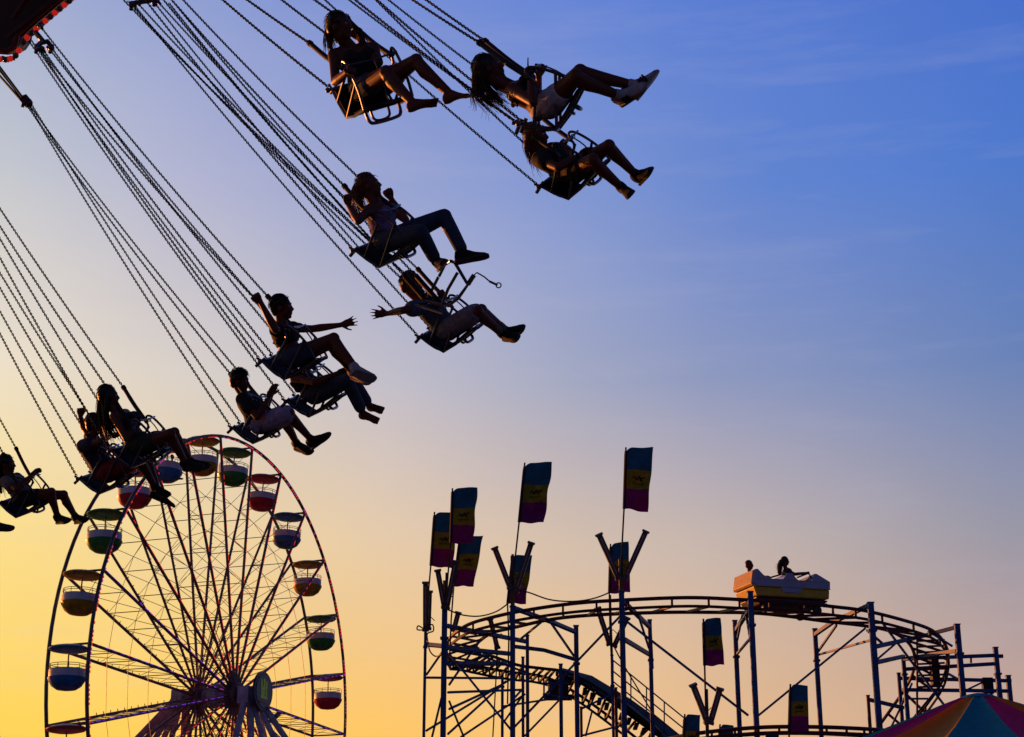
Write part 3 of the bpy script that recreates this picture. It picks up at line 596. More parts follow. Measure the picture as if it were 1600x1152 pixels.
def shoe(parent, org, kn, an, toe, m, stripes=False, lace=False, g=1.):
    fw, dn, sd = foot_frame(kn, an, toe); b = MB()
    foot_rings(b, an, fw, dn, sd, [(x*g, t*g, u*g, h*g) for x, t, u, h in SHOE], 16)
    b.cap(an - nrm(an-kn)*.03, an + fw*-.01 + dn*.01, .045*g, .046*g)
    o = b.build('shoe', m, parent, remesh=.009, sm_iter=2)
    b = MB()
    rings = []
    for x, hw in ((-.088, .02), (-.075, .034), (-.02, .039), (.06, .041), (.12, .049), (.17, .048), (.205, .036), (.220, .016)):
        rings.append(np.array([an + fw*x*g + sd*a*hw*g + dn*z*g for a, z in ((-1, .060), (1, .060), (1.03, .082), (-1.03, .082))]))
    b.rings(rings); b.build('sole', M_sole if m is not M_shb else mat('dark rubber sole', (.05, .05, .055), .7), o, org=org)
    if stripes:
        b = MB()
        for x in (.03, .055, .08):
            for q in (-1, 1): b.beam(an+fw*x*g+sd*q*.042*g-dn*.002, an+fw*(x-.02)*g+sd*q*.046*g+dn*.058, .013, .012, up=sd)
        b.build('stripe', M_shb, o, org=org)
    b = MB()
    for x in (.05, .07, .09, .11): b.tube([an+fw*x*g+dn*((.0+ (x-.05)*.45))*g+sd*q*g for q in (-.022, 0, .022)], .0035, 5)
    if lace: b.tube([an+fw*.04+dn*-.01, an+fw*.03-dn*.03+sd*.03, an+fw*.05-dn*.05+sd*.03, an+fw*.06-dn*.02], .003, 4); b.tube([an+fw*.04+dn*-.01, an+fw*.06-dn*.04, an+fw*.09-dn*.05, an+fw*.07-dn*.01], .003, 4)
    b.build('lace', M_sole, o, org=org)
TW = ((0, .150, .105, 0), (.12, .168, .112, -.01), (.30, .145, .098, -.005), (.45, .125, .088, 0), (.62, .145, .100, .008), (.80, .160, .108, .012), (.92, .165, .090, .0), (1.0, .110, .070, -.008), (1.06, .06, .055, -.004))
def torso(b, hip, sh, lh, ls, fh, fs, w=1., g=1., t0=-.01, t1=2, infl=0., male=False):
    out = []
    for t, hw, hd, fo in TW:
        if t < t0 or t > t1: continue
        if male: hw *= (.93 if t < .4 else 1.12)
        l = nrm(lh*(1-t)+ls*t); f = nrm(fh*(1-t)+fs*t); up = nrm(sh-hip); l = nrm(l-up*np.dot(l, up)*.7); f = nrm(np.cross(l, up))*(1 if np.dot(np.cross(l, up), fh) > 0 else -1)
        c = hip*(1-t)+sh*t + f*fo
        out.append(np.array([c + l*(hw*g+infl)*math.copysign(abs(math.cos(a))**.85, math.cos(a)) + f*(hd*g+infl)*math.sin(a) for a in np.arange(0, 2*math.pi-.01, math.pi/10)]))
    b.rings(out)
def head_shape(b, c, F, U, g=1.):
    S = np.cross(F, U); P = lambda f, u, s=0.: c + (F*f + U*u + S*s)*g
    b.ell(P(-.012, .022), F*.096*g, S*.077*g, U*.096*g, 20, 14)
    b.ell(P(.030, -.045), F*.058*g, S*.056*g, U*.062*g, 16, 10)
    b.ell(P(.062, -.088), F*.026*g, S*.030*g, U*.022*g, 12, 8)
    b.cap(P(.084, .018), P(.104, -.020), .008*g, .012*g, 10); b.ell(P(.094, -.026), F*.014*g, S*.018*g, U*.009*g, 10, 6)
    b.ell(P(.074, .034), F*.018*g, S*.052*g, U*.012*g, 12, 6); b.ell(P(.070, -.018, .032), F*.018*g, S*.022*g, U*.022*g, 10, 6); b.ell(P(.070, -.018, -.032), F*.018*g, S*.022*g, U*.022*g, 10, 6)
    b.ell(P(.085, -.048), F*.013*g, S*.025*g, U*.007*g, 12, 6); b.ell(P(.082, -.062), F*.013*g, S*.022*g, U*.008*g, 12, 6)
    for q in (1, -1): b.ell(P(-.006, -.006, q*.076), F*.020*g, S*.010*g, U*.032*g, 10, 8)
def hair_cap(b, c, F, U, style, g=1.):
    S = np.cross(F, U); P = lambda f, u, s=0.: c + (F*f + U*u + S*s)*g
    b.ell(P(-.022, .036), F*.100*g, S*.086*g, U*.098*g, 18, 12)
    b.ell(P(-.055, -.005), F*.060*g, S*.078*g, U*.080*g, 16, 10)
    if style in ('curly', 'tousled'):
        rn = random.Random(3)
        for _ in range(46):
            th = rn.uniform(0, 6.28); ph = rn.uniform(-.2, 1.45); d = F*(math.cos(th)*math.cos(ph)*.098-.022) + S*math.sin(th)*math.cos(ph)*.084 + U*(math.sin(ph)*.1+.034)
            if np.dot(d, F) > .055 and np.dot(d, U) < .07: continue
            b.ball(c + d*g, (.020 if style == 'curly' else .014)*g, 8, 6)
    if style == 'bun': b.ell(P(-.10, .055), F*.035, S*.035, U*.035, 12, 8)
    if style == 'side': b.ell(P(.025, .088), F*.055*g, S*.060*g, U*.036*g, 14, 8)

def person(name, label, S, H, SHp, u, l, head, J, look, org_z=0., arms=('relax', 'relax'), group='people riding the swings', ls=None, g=1., vox=.0075):
    """H, SHp: photo points of hip centre and shoulder centre; S photo pixels per metre; u, l: seat axes in view space; J: photo points of the joints (x, y, extra metres towards the viewer)"""
    u = nrm(u); l = np.array(l, float); l = nrm(l - u*np.dot(l, u)); f = np.cross(l, u)
    Lw = cv(*l); Uw = cv(*u); Fw = cv(*f); D0 = FPX/S
    def J3(key, loc):
        z = loc[0]*f[2]+loc[1]*l[2]+loc[2]*u[2]; q = J[key]
        return at(q[0], q[1], D0 - (z + (q[2] if len(q) > 2 else 0)))
    hip = at(H[0], H[1], D0); sh = at(SHp[0], SHp[1], D0 - (-.05*f[2]+.52*u[2]))
    ls_ = Lw if ls is None else cv(*nrm(ls)); fs = nrm(np.cross(ls_, nrm(sh-hip)))
    if np.dot(fs, Fw) < 0 and ls is None: fs = -fs
    male = look.get('male', False); sw = (.185 if male else .165)*g
    jo = {'sL': sh + ls_*sw - nrm(sh-hip)*.02, 'sR': sh - ls_*sw - nrm(sh-hip)*.02, 'pL': hip + Lw*.09*g + Fw*.02, 'pR': hip - Lw*.09*g + Fw*.02}
    tp = {'k': (.43, .11, .05), 'a': (.50, .11, -.34), 't': (.68, .11, -.36), 'e': (.05, .24, .28), 'h': (.22, .2, .30)}
    for key in J:
        t = tp[key[0]]; sg = 1 if key[1] == 'L' else -1; jo[key] = J3(key, (t[0], t[1]*sg, t[2]))
    # keep every bone at a human length: move the outer joint along the line of sight
    def fix(a, c, ln, sgn):
        A = jo[a]; C = jo[c]; v = C - CP; vd = nrm(v); w = C - A; bq = np.dot(w, vd); cc = np.dot(w, w) - ln*ln; disc = bq*bq - cc
        if disc < 0:   # too far in the picture: closest point
            jo[c] = C - vd*bq*.9; return
        r = math.sqrt(disc); t1, t2 = -bq-r, -bq+r; t = t1 if abs(t1) < abs(t2) else t2
        jo[c] = C + vd*float(np.clip(t, -.16, .16))
    for sd in 'LR':
        fix('p'+sd, 'k'+sd, .43*g, 1); fix('k'+sd, 'a'+sd, .41*g, 1); fix('s'+sd, 'e'+sd, .29*g, 1); fix('e'+sd, 'h'+sd, .25*g, 1)
    for sd in 'LR':
        if np.linalg.norm(jo['t'+sd]-jo['a'+sd]) > .26: jo['t'+sd] = jo['a'+sd] + nrm(jo['t'+sd]-jo['a'+sd])*.23
    hd, hF, hU = head; hc = at(hd[0], hd[1], D0 - (.0*f[2]+.72*u[2] + (hd[2] if len(hd) > 2 else 0)))
    HF = cv(*nrm(hF)); HU = cv(*nrm(hU)); HU = nrm(HU - HF*np.dot(HU, HF)); hg = g*.97
    root = empty('person', hip, label, 'person', group); org = np.array(root.location)
    b = MB(); fat = look.get('fat', 1.)
    torso(b, hip, sh, Lw, ls_, Fw, fs, g=g*fat, male=male)
    b.cap(sh - nrm(sh-hip)*.03, hc - HU*.05*g - HF*.02, .058*g, .050*g)
    head_shape(b, hc, HF, HU, hg)
    if look.get('bust'):
        for q in (1, -1): c_ = hip*.27+sh*.73 + fs*.085*g + ls_*q*.07*g; b.ell(c_, ls_*.062, fs*.055, nrm(sh-hip)*.06, 12, 8)
    for sd, q in (('L', 1), ('R', -1)):
        s_, e_, h_ = jo['s'+sd], jo['e'+sd], jo['h'+sd]; t_ = .060 if male else .050
        b.cap(sh - nrm(sh-hip)*.015 + ls_*q*.05, s_, .055*g, t_*g)
        m1 = s_*.6+e_*.4; limb(b, [s_, m1, e_], [t_*g, (t_-.010)*g, .036*g]); m2 = e_*.7+h_*.3
        limb(b, [e_, m2, h_], [.036*g, .038*g, .024*g])
        pm = look.get('palm'+sd, None); hand(b, h_, h_-e_ if not look.get('hd'+sd) else cv(*look['hd'+sd]), cv(*pm) if pm is not None else -Uw*.4+ZC*.5, arms[0 if sd == 'L' else 1], look.get('thumb'+sd, q), g)
        p_, k_, a_ = jo['p'+sd], jo['k'+sd], jo['a'+sd]
        limb(b, [p_, p_*.6+k_*.4, k_], [.088*g, .078*g, .053*g]); b.ball(k_ + nrm(k_-p_)*.004, .055*g)
        sh_ = nrm(a_-k_); back = nrm(np.cross(sh_, np.cross(nrm(k_-p_), sh_))); bk = -back if np.dot(back, k_-p_) > 0 else back
        limb(b, [k_, k_*.7+a_*.3 + bk*.014, k_*.45+a_*.55 + bk*.006, a_], [.050*g, .056*g, .045*g, .034*g])
        if not look.get('shoes'): barefoot(b, k_, a_, jo['t'+sd], g)
        else: b.cap(a_, a_+nrm(jo['t'+sd]-a_)*.03, .034, .03)
    body = b.build('body', look['skin'], root, remesh=vox, sm_iter=3)
    # eyes
    Sx = np.cross(HF, HU)
    for q in (1, -1): b = MB(); b.ball(hc + (HF*.074 + HU*.010 + Sx*q*.031)*hg, .0125*hg, 10, 8); b.build('eye', M_eye, root)
    if look.get('shoes'):
        for sd in 'LR':
            shoe(root, org, jo['k'+sd], jo['a'+sd], jo['t'+sd], look['shoes'], look.get('stripes'), look.get('lace'), g)
            if look.get('socks'):
                b = MB(); a_, k_ = jo['a'+sd], jo['k'+sd]; b.cap(a_, a_*.72+k_*.28, .040, .043); b.build('sock', look['socks'], root, remesh=.009)
    # clothing
    top = look['top']
    if top[0]:
        b = MB(); t0, t1, slv, infl = top[1:5]; infl += .006
        torso(b, hip, sh, Lw, ls_, Fw, fs, g=g*fat, t0=t0, t1=t1, infl=infl, male=male)
        if look.get('bust'):
            for q in (1, -1): c_ = hip*.27+sh*.73 + fs*.088*g + ls_*q*.07*g; b.ell(c_, ls_*.066, fs*.060, nrm(sh-hip)*.064, 12, 8)
        for sd, q in (('L', 1), ('R', -1)):
            s_, e_ = jo['s'+sd], jo['e'+sd]
            if slv > 0:
                b.cap(sh - nrm(sh-hip)*.03 + ls_*q*.05, s_, .060*g+infl*.3, .058*g+infl); c_ = s_*(1-slv)+e_*slv; b.cap(s_, c_, .056*g+infl, .050*g+infl*1.5)
            else: b.cap(sh - nrm(sh-hip)*.10 + ls_*q*.07*g + fs*.05, sh + ls_*q*.085*g - nrm(sh-hip)*.0, .022, .018); b.cap(sh - nrm(sh-hip)*.10 + ls_*q*.07*g - fs*.05, sh + ls_*q*.085*g, .022, .018)
        rn = random.Random(hash(name) % 97 if False else len(label))
        for _ in range(9):   # folds of the cloth
            t = rn.uniform(max(t0, .05), min(t1, .85)); a = rn.uniform(0, 6.28); c_ = hip*(1-t)+sh*t + (ls_*math.cos(a)*.135+fs*math.sin(a)*.095)*g*fat
            dr = nrm(ls_*-math.sin(a)+fs*math.cos(a)+nrm(sh-hip)*rn.uniform(-.6, .6)); b.cap(c_-dr*.06, c_+dr*.06, .010+infl*.6, .006+infl*.4, 8)
        b.build('top' if slv == 0 else 'shirt', top[0], root, remesh=.0095, sm_iter=3)
    bt = look['bottom']; b = MB(); frac, infl, fl = bt[1:4]
    torso(b, hip, sh, Lw, ls_, Fw, fs, g=g*fat, t0=-.1, t1=.34, infl=infl, male=male)
    rn = random.Random(len(label)+5)
    for sd in 'LR':
        p_, k_, a_ = jo['p'+sd], jo['k'+sd], jo['a'+sd]
        if frac <= 1:
            e = p_*(1-frac)+k_*frac; b.cap(p_, e, .095*g+infl, .078*g*(1-frac*.25)+infl+fl)
            for _ in range(4):
                t = rn.uniform(.2, 1)*frac; c_ = p_*(1-t)+k_*t; dr = cv(rn.uniform(-1, 1), rn.uniform(-1, 1), rn.uniform(-1, 1)); dr = nrm(dr)
                b.cap(c_+dr*.05, c_-dr*.055, .03, .03, 8)
        else:
            limb(b, [p_, p_*.5+k_*.5, k_], [.094*g+infl, .084*g+infl, .062*g+infl]); e = k_*(2-frac)+a_*(frac-1); limb(b, [k_, k_*.6+a_*.4, e], [.060*g+infl, .058*g+infl, .048*g+infl+fl])
            for _ in range(26):   # creases and frayed tears
                t = rn.uniform(.1, frac-.05); A, B2, tt = (p_, k_, t) if t < 1 else (k_, a_, t-1); c_ = A*(1-tt)+B2*tt; ax = nrm(B2-A); dr = nrm(np.cross(ax, cv(rn.uniform(-1, 1), rn.uniform(-1, 1), rn.uniform(-1, 1))))
                rr = (.080-.035*min(1, t))*g; b.cap(c_+dr*rr-ax*.02, c_+dr*(rr+rn.uniform(0, .014))+np.cross(ax, dr)*.02, .013, .005, 6)
    b.build('trousers' if frac > 1 else 'shorts', bt[0], root, remesh=.0095, sm_iter=2)
    # hair
    st = look.get('style', 'short'); b = MB(); hair_cap(b, hc, HF, HU, st, hg)
    rn = random.Random(11+len(label)); strands = []
    Sx = np.cross(HF, HU)
    def strandpts(start, P, spread, end, droop):
        o2 = cv(rn.gauss(0, 1), rn.gauss(0, 1), rn.gauss(0, 1)); n = len(P); pts = [start]
        off0 = start-P[0]; o1 = nrm(cv(rn.gauss(0, 1), rn.gauss(0, 1), rn.gauss(0, 1)))
        for i in range(1, n):
            t = i/(n-1); w = max(0, 1-t*1.6); pts.append(P[i] + off0*w*w*.9 + o1*spread*(1-w*w)*(.55+.6*t) + o2*droop*t*t)
        if end > 1: pts.append(pts[-1] + (pts[-1]-pts[-2])*(end-1)*5 + o2*droop)
        return pts if end > 1 else pts[:max(4, int(n*end))]
    for path, w0, w1, nstr in look.get('hair_paths', []):
        P = spline([at(q[0], q[1], D0 - (.72*u[2] + (q[2] if len(q) > 2 else 0))) for q in path], 4)
        n = len(P)
        for i in range(n-1): t = i/(n-1); b.cap(P[i], P[i+1], (w0*(1-t)+w1*t)*.72, (w0*(1-t)+w1*t)*.70, 10)
        for _ in range(int(nstr*3.2)):
            th = rn.uniform(0, 6.28); ph = rn.uniform(.0, 1.3)
            sc = hc + (HF*(math.cos(th)*math.cos(ph)*.088-.030) + Sx*math.sin(th)*math.cos(ph)*.082 + HU*(math.sin(ph)*.088+.040))*hg
            if np.dot(sc-hc, HF) > .035*hg: continue
            st0 = sc if w0 > .035 else P[0]+nrm(cv(rn.gauss(0, 1), rn.gauss(0, 1), rn.gauss(0, 1)))*w0
            strands.append(strandpts(st0, P, w0*.75+w1*.5, rn.uniform(.75, 1.15), .014))
    nshort = 0 if look.get('bald') or vox > .01 else (170 if st in ('short', 'side', 'curly', 'bun') else 70)
    for _ in range(nshort):   # short locks lying over the crown
        th = rn.uniform(0, 6.28); ph = rn.uniform(-.1, 1.5)
        d = HF*(math.cos(th)*math.cos(ph)*.098-.022) + Sx*math.sin(th)*math.cos(ph)*.085 + HU*(math.sin(ph)*.097+.036)
        if np.dot(d, HF) > .045 and np.dot(d, HU) < .085: continue
        nn_ = nrm(d-HU*.03); fl = nrm(-HF*.8 - HU*.8 + Sx*rn.uniform(-.6, .6) if st != 'side' else HF*.7 + Sx*rn.uniform(-1, .4)); fl = nrm(fl - nn_*np.dot(fl, nn_))
        c_ = hc + d*hg*.97; ln = rn.uniform(.03, .055)
        strands.append([c_, c_+fl*ln*.4+nn_*.009, c_+fl*ln*.8+nn_*.010, c_+fl*ln*1.15+nn_*rn.uniform(.0, .012)])
    ho = b.build('hair', look['hair'], root, remesh=.008, sm_iter=2)
    if strands:
        b = MB()
        for pts in strands: m_ = len(pts); b.tube(pts, [.0040*(1-.75*i/(m_-1)) for i in range(m_)], 4)
        b.build('loose_strands', look['hair'], ho, org=org)
    return dict(root=root, hip=hip, U=Uw, F=Fw, L=Lw, D0=D0, jo=jo, hc=hc)

# ------------------------------------------------ swing seats
def links(P0, P1, pitch=.030):
    P0, P1 = np.asarray(P0), np.asarray(P1); Ln = np.linalg.norm(P1-P0); n = max(2, int(Ln/pitch)); t = (P1-P0)/Ln
    ref = np.array([0, 0, 1.]) if abs(t[2]) < .9 else np.array([1., 0, 0]); x = nrm(np.cross(t, ref)); y = np.cross(t, x)
    a0 = R_(38); x, y = x*math.cos(a0)+y*math.sin(a0), y*math.cos(a0)-x*math.sin(a0)
    path = []   # stadium outline in (along, across)
    hl, hw = pitch*.62, .0085
    for a in np.linspace(-math.pi/2, math.pi/2, 4): path.append((hl-hw+hw*math.cos(a), hw*math.sin(a), math.cos(a), math.sin(a)))
    for a in np.linspace(math.pi/2, 1.5*math.pi, 4): path.append((-(hl-hw)+hw*math.cos(a), hw*math.sin(a), math.cos(a), math.sin(a)))
    K = len(path); r = .0050; tmpl = []
    for (al, ac, nx, ny) in path:
        for q in ((r, 0), (0, r), (-r, 0), (0, -r)): tmpl.append((al+nx*q[0], ac+ny*q[0], q[1]))
    T = np.array(tmpl); fs = [(i*4+j, i*4+(j+1) % 4, ((i+1) % K)*4+(j+1) % 4, ((i+1) % K)*4+j) for i in range(K) for j in range(4)]
    return n, T, fs, t, x, y, P0
def chain_mesh(b, P0, P1):
    n, T, fs, t, x, y, P0 = links(P0, P1); F = np.array(fs); sag = np.linalg.norm(P1-P0)
    for i in range(n):
        s = (i+.5)/n; c = P0 + (P1-P0)*s - np.array([0, 0, .010*sag*4*s*(1-s)])
        X, Y = (x, y) if i % 2 else (y, -x); jx = random.uniform(-.12, .12)
        X, Y = X+Y*jx, Y-X*jx
        b.v.append(c + T[:, :1]*t + T[:, 1:2]*X + T[:, 2:3]*Y); b.f += (F+b.n).tolist(); b.m += [0]*len(fs); b.n += len(T)
ALLHANG = []
def seat(label, S, H, u, l, tops, dz=3.4, sleeve=.55, g=1., flip=False, back_h=.27):
    u = nrm(u); l = np.array(l, float); l = nrm(l-u*np.dot(l, u)); f = np.cross(l, u); Lw, Uw, Fw = cv(*l), cv(*u), cv(*f); D0 = FPX/S; hip = at(H[0], H[1], D0)
    g = g*.88; P = lambda a, b_, c: hip + Fw*(a*g+.02) + Lw*b_*g + Uw*(c*g+.005)
    root = empty('swing_chair', P(0, 0, -.18), label, 'swing chair', 'swing chairs hanging on chains'); W = .245
    b = MB(); pr = [(-.235, .12), (-.205, .0), (-.165, -.10), (-.10, -.145), (.05, -.155), (.22, -.15), (.27, -.18)]
    rings = [(q[0], q[2]) for q in spline([np.array([a, 0, c]) for a, c in pr], 4)]
    n = len(rings); V = []
    for i, (a, c) in enumerate(rings):
        a2, c2 = rings[min(i+1, n-1)]; a1, c1 = rings[max(i-1, 0)]; tx, tc2 = a2-a1, c2-c1; ln = math.hypot(tx, tc2); nx, nc = -tc2/ln, tx/ln
        V.append(np.array([P(a, -W+.02, c), P(a+nx*.01, -W*.5, c+nc*.004), P(a, 0, c-.006), P(a, W*.5, c), P(a, W-.02, c), P(a-nx*.024, W-.02, c-nc*.024), P(a-nx*.024, 0, c-nc*.024-.006), P(a-nx*.024, -W+.02, c-nc*.024)]))
    b.rings(V); b.build('seat_shell', M_pan, root)
    for q in (-1, 1):
        b = MB(); x = q*W
        b.tube([P(-.245, x, .13), P(-.20, x, -.03), P(-.14, x, -.165), P(.02, x, -.185), P(.25, x, -.175)], .012, 8)
        b.tube([P(-.205, x, .0), P(.12, x, .17)], .012, 8); b.tube([P(-.13, x, -.17), P(.25, x, .06)], .012, 8)
        b.tube(spline([P(-.05, x, .085), P(.10, x, .165), P(.12, x, .235), P(.155, x, .285), P(.20, x, .255), P(.24, x, .14), P(.265, x, -.02), P(.25, x, -.175)], 4), .012, 8)
        b.build('side_frame', M_pipe, root)
    b = MB(); b.tube([P(-.245, -W-.04, .12), P(-.245, W+.04, .12)], .013, 8); b.tube([P(.25, -W, -.175), P(.25, W, -.175)], .012, 8)
    for q in (-1, 1): b.ball(P(-.245, q*(W+.04), .12), .022); b.tube([P(-.33, q*(W-.02), .10), P(-.20, q*(W-.02), .12)], .015, 8); b.tube([P(-.27, q*W, .17), P(-.24, q*W, .11)], .011, 6)
    b.tube([P(-.14, -W, -.165), P(-.14, W, -.165)], .012, 8); b.build('cross_bars', M_pipe, root)
    b = MB(); lp = .30 if flip else .245
    b.tube(spline([P(.10, -.17, -.16), P(.10, -.16, -lp+.03), P(.10, -.10, -lp), P(.10, .10, -lp), P(.10, .16, -lp+.03), P(.10, .17, -.16)], 4), .014, 8)
    b.tube(spline([P(.04, -.09, -.16), P(.04, -.07, -lp+.03), P(.04, .07, -lp+.03), P(.04, .09, -.16)], 4), .011, 8); b.build('foot_loop', M_pipe, root)
    b = MB(); b.tube([P(.235, -W, .235), P(.245, 0, .22), P(.235, W, .235)], .009, 8)
    b.tube(spline([P(.245, 0, .22), P(.27, 0, .08), P(.26, 0, -.16)], 3), .006, 6); b.build('lap_bar', M_pipe, root)
    for q in (-1, 1): b = MB(); b.tube([P(.16+.020*math.cos(a), q*W, .235+.020*math.sin(a)) for a in np.arange(0, 6.28, .6)], .005, 5, loop=True); b.build('ring', M_pipe, root)
    att = [P(-.245, -W-.02, .14), P(-.245, W+.02, .14), P(.12, -W, .225), P(.12, W, .225)]; T = []
    for i, (tp, a) in enumerate(zip(tops, att)):
        t = at(tp[0], tp[1], D0+dz); T.append(t); d = nrm(t-a)
        s0 = a + d*.02
        if i >= 2:
            b = MB(); e = a + d*sleeve; e0 = a - nrm(np.array(e)-a)*0
            bend = spline([a, a*.5+e*.5+np.array([0, 0, -.012]), e], 4); b.tube(bend, .021, 10); b.tube([e-d*.02, e+d*.015], .026, 10); b.build('grip_sleeve', M_grip, root); s0 = e
        b = MB(); chain_mesh(b, s0, t); b.build('chain', M_chain, root, smooth=True)
        b = MB(); b.ball(t, .03, 10, 6); b.tube([t-d*.07, t+d*.03], .018, 8); b.build('shackle', M_pipe, root)
    ALLHANG.append(T); return root, P

def K(**k): return k
# each rider: seat axes, photo joints, look
# 1 barefoot girl, top centre
r1u, r1l = (-.30, .90, .10), (.80, .30, -.45)
seat('steel swing chair under the barefoot rider, top centre', 200, (578, 142), r1u, r1l, [(185, -150), (259, -150), (196, -150), (300, -150)], flip=True, sleeve=.62)
person('p1', 'barefoot long haired woman in a dark strappy top on the top centre swing', 200, (580, 137), (551, 77), r1u, r1l, ((531, 42, .03), (.94, .10, .40), (.02, 1, .05)),
 K(kR=(603, 113), aR=(645, 161), tR=(673, 158), kL=(650, 95), aL=(702, 146), tL=(732, 145), eR=(524, 128), hR=(543, 112, .05), eL=(592, 98), hL=(568, 68)),
 K(skin=M_skin2, top=(M_blk, .30, .90, 0, .008), bottom=(M_denim, .38, .010, .01), hair=M_hbr, bust=1, style='long', hair_paths=[([(522, 32), (515, 48), (514, 64), (518, 80)], .045, .02, 26), ([(540, 28, -.1), (556, 46, -.1), (566, 60, -.08), (570, 74, -.05)], .035, .02, 22)]), arms=('relax', 'grip'), ls=(.86, .22, -.35))
# 2 striped shoes
r2u, r2l = (-.86, .50, 0), (.20, .10, -1)
seat('steel swing chair under the rider in striped white shoes, upper right', 215, (856, 168), r2u, r2l, [(377, -150), (426, -150), (438, -150), (474, -150)], sleeve=.78)
person('p2', 'woman leaning far back in white shorts and white striped sneakers, uppermost right', 215, (856, 168), (800, 138), r2u, r2l, ((765, 108), (.90, .44, .02), (-.44, .9, 0)),
 K(kR=(899, 120), aR=(968, 150), tR=(1000, 136), kL=(906, 112), aL=(992, 134), tL=(1024, 112), eR=(833, 160, .05), hR=(829, 126), eL=(838, 150), hL=(842, 122)),
 K(skin=M_skin2, shoes=M_shw, stripes=1, top=(M_blk, .66, .86, 0, .006), bottom=(M_wht, .36, .012, .012), bust=1, hair=M_hbr, style='long', palmR=(.6, 0, .4), hdR=(-.02, 1, 0), hdL=(-.1, 1, 0),
   hair_paths=[([(752, 100), (752, 122), (764, 142), (784, 160)], .055, .02, 40), ([(748, 108), (744, 130), (750, 150), (768, 166)], .04, .012, 30), ([(746, 118), (741, 135), (738, 150), (742, 166)], .016, .004, 10)]), arms=('grip', 'point'))
# 3 below rider 2
r3u, r3l = (-.72, .69, 0), (.32, .34, -.86)
seat('steel swing chair directly beneath the rider with striped shoes', 185, (893, 270), r3u, r3l, [(349, -150), (442, -150), (358, -150), (426, -150)])
person('p3', 'auburn haired rider in dark trainers, right below the rider with striped shoes', 185, (893, 272), (850, 240), r3u, r3l, ((838, 214), (.9, .1, .3), (-.2, 1, 0)),
 K(kR=(926, 250), aR=(972, 294), tR=(994, 310, .16), kL=(951, 228), aL=(994, 274), tL=(1022, 262), eR=(872, 262), hR=(905, 243), eL=(890, 238), hL=(880, 226)),
 K(skin=M_skin2, shoes=M_shb, top=(M_blk, .1, .92, .3, .012), bottom=(M_blk, .5, .012, .015), hair=M_hrd, style='long', hair_paths=[([(826, 208), (824, 228), (834, 246), (838, 258)], .05, .03, 30)]), arms=('grip', 'grip'))
# 4 orange haired
r4u, r4l = (-.60, .80, 0), (.30, .20, -.92)
seat('steel swing chair under the rider in torn jeans', 180, (605, 380), r4u, r4l, [(150, -100), (175, -100), (183, -100), (195, -100)])
person('p4', 'woman with orange lit hair, lilac top and torn jeans on the middle swing', 180, (606, 378), (588, 320), r4u, r4l, ((577, 291), (.96, .28, .12), (-.2, 1, 0)),
 K(kR=(657, 362), aR=(681, 408), tR=(703, 408, .16), kL=(694, 338), aL=(724, 396), tL=(759, 397), eR=(560, 345, .08), hR=(545, 322), eL=(634, 344), hL=(612, 312)),
 K(skin=M_skin, shoes=M_shb, top=(M_lilac, .25, .90, 0, .008), bottom=(M_denim, 1.86, .006, .004), bust=1, hair=M_hrd, style='long', hair_paths=[([(568, 284), (560, 296), (559, 310), (564, 324)], .066, .045, 50), ([(588, 300, .03), (600, 313, .05), (616, 325, .05)], .02, .008, 16)], hdR=(-.1, 1, 0), hdL=(-.6, .9, 0)), arms=('grip', 'grip'))
# 5 boy with outstretched arm
r5u, r5l = (-.62, .78, 0), (.20, .18, -.96)
s5, P5 = seat('steel swing chair under the boy stretching one arm back', 165, (700, 516), r5u, r5l, [(208, 6), (240, 3), (214, 4), (246, 2)])
person('p5', 'curly haired boy in slate shirt and shorts reaching one arm backwards', 165, (700, 516), (664, 474), r5u, r5l, ((643, 446), (.92, -.05, .25), (.02, 1, 0)),
 K(kR=(746, 486), aR=(785, 522), tR=(813, 528), kL=(752, 484), aL=(792, 518), tL=(820, 510), eR=(630, 485, .05), hR=(606, 490), eL=(690, 482), hL=(688, 462)),
 K(skin=M_skin, shoes=M_shb, socks=M_pale, top=(M_slate, .02, .92, .5, .014), bottom=(M_gry, .80, .014, .02), hair=M_hrd, style='curly', male=1, palmR=(0, .0, 1), thumbR=1, hdR=(-1, -.05, 0)), arms=('grip', 'open'))
# 6 girl in crop top
r6u, r6l = (-.52, .85, 0), (.14, .05, -.98)
seat('steel swing chair under the crop top rider waving an arm forward', 170, (455, 560), r6u, r6l, [(62, 77), (66, 76), (60, 74), (62, 40)])
person('p6', 'person in black crop top and white sneaker with one arm stretched forward', 170, (458, 560), (440, 512), r6u, r6l, ((441, 481), (1, .05, .1), (.05, 1, 0)),
 K(kR=(521, 529), aR=(556, 576), tR=(585, 592), kL=(517, 536), aL=(552, 582), tL=(580, 596), eR=(430, 515, .20), hR=(408, 474), eL=(488, 514), hL=(532, 508)),
 K(skin=M_skin2, shoes=M_shw, lace=1, top=(M_blk, .45, .94, .25, .010), bottom=(M_denim, .34, .012, .01), hair=M_hb, style='short', palmL=(0, .1, 1), hdL=(1, .3, 0), hdR=(-.5, .8, 0), thumbL=1), arms=('open', 'grip'))
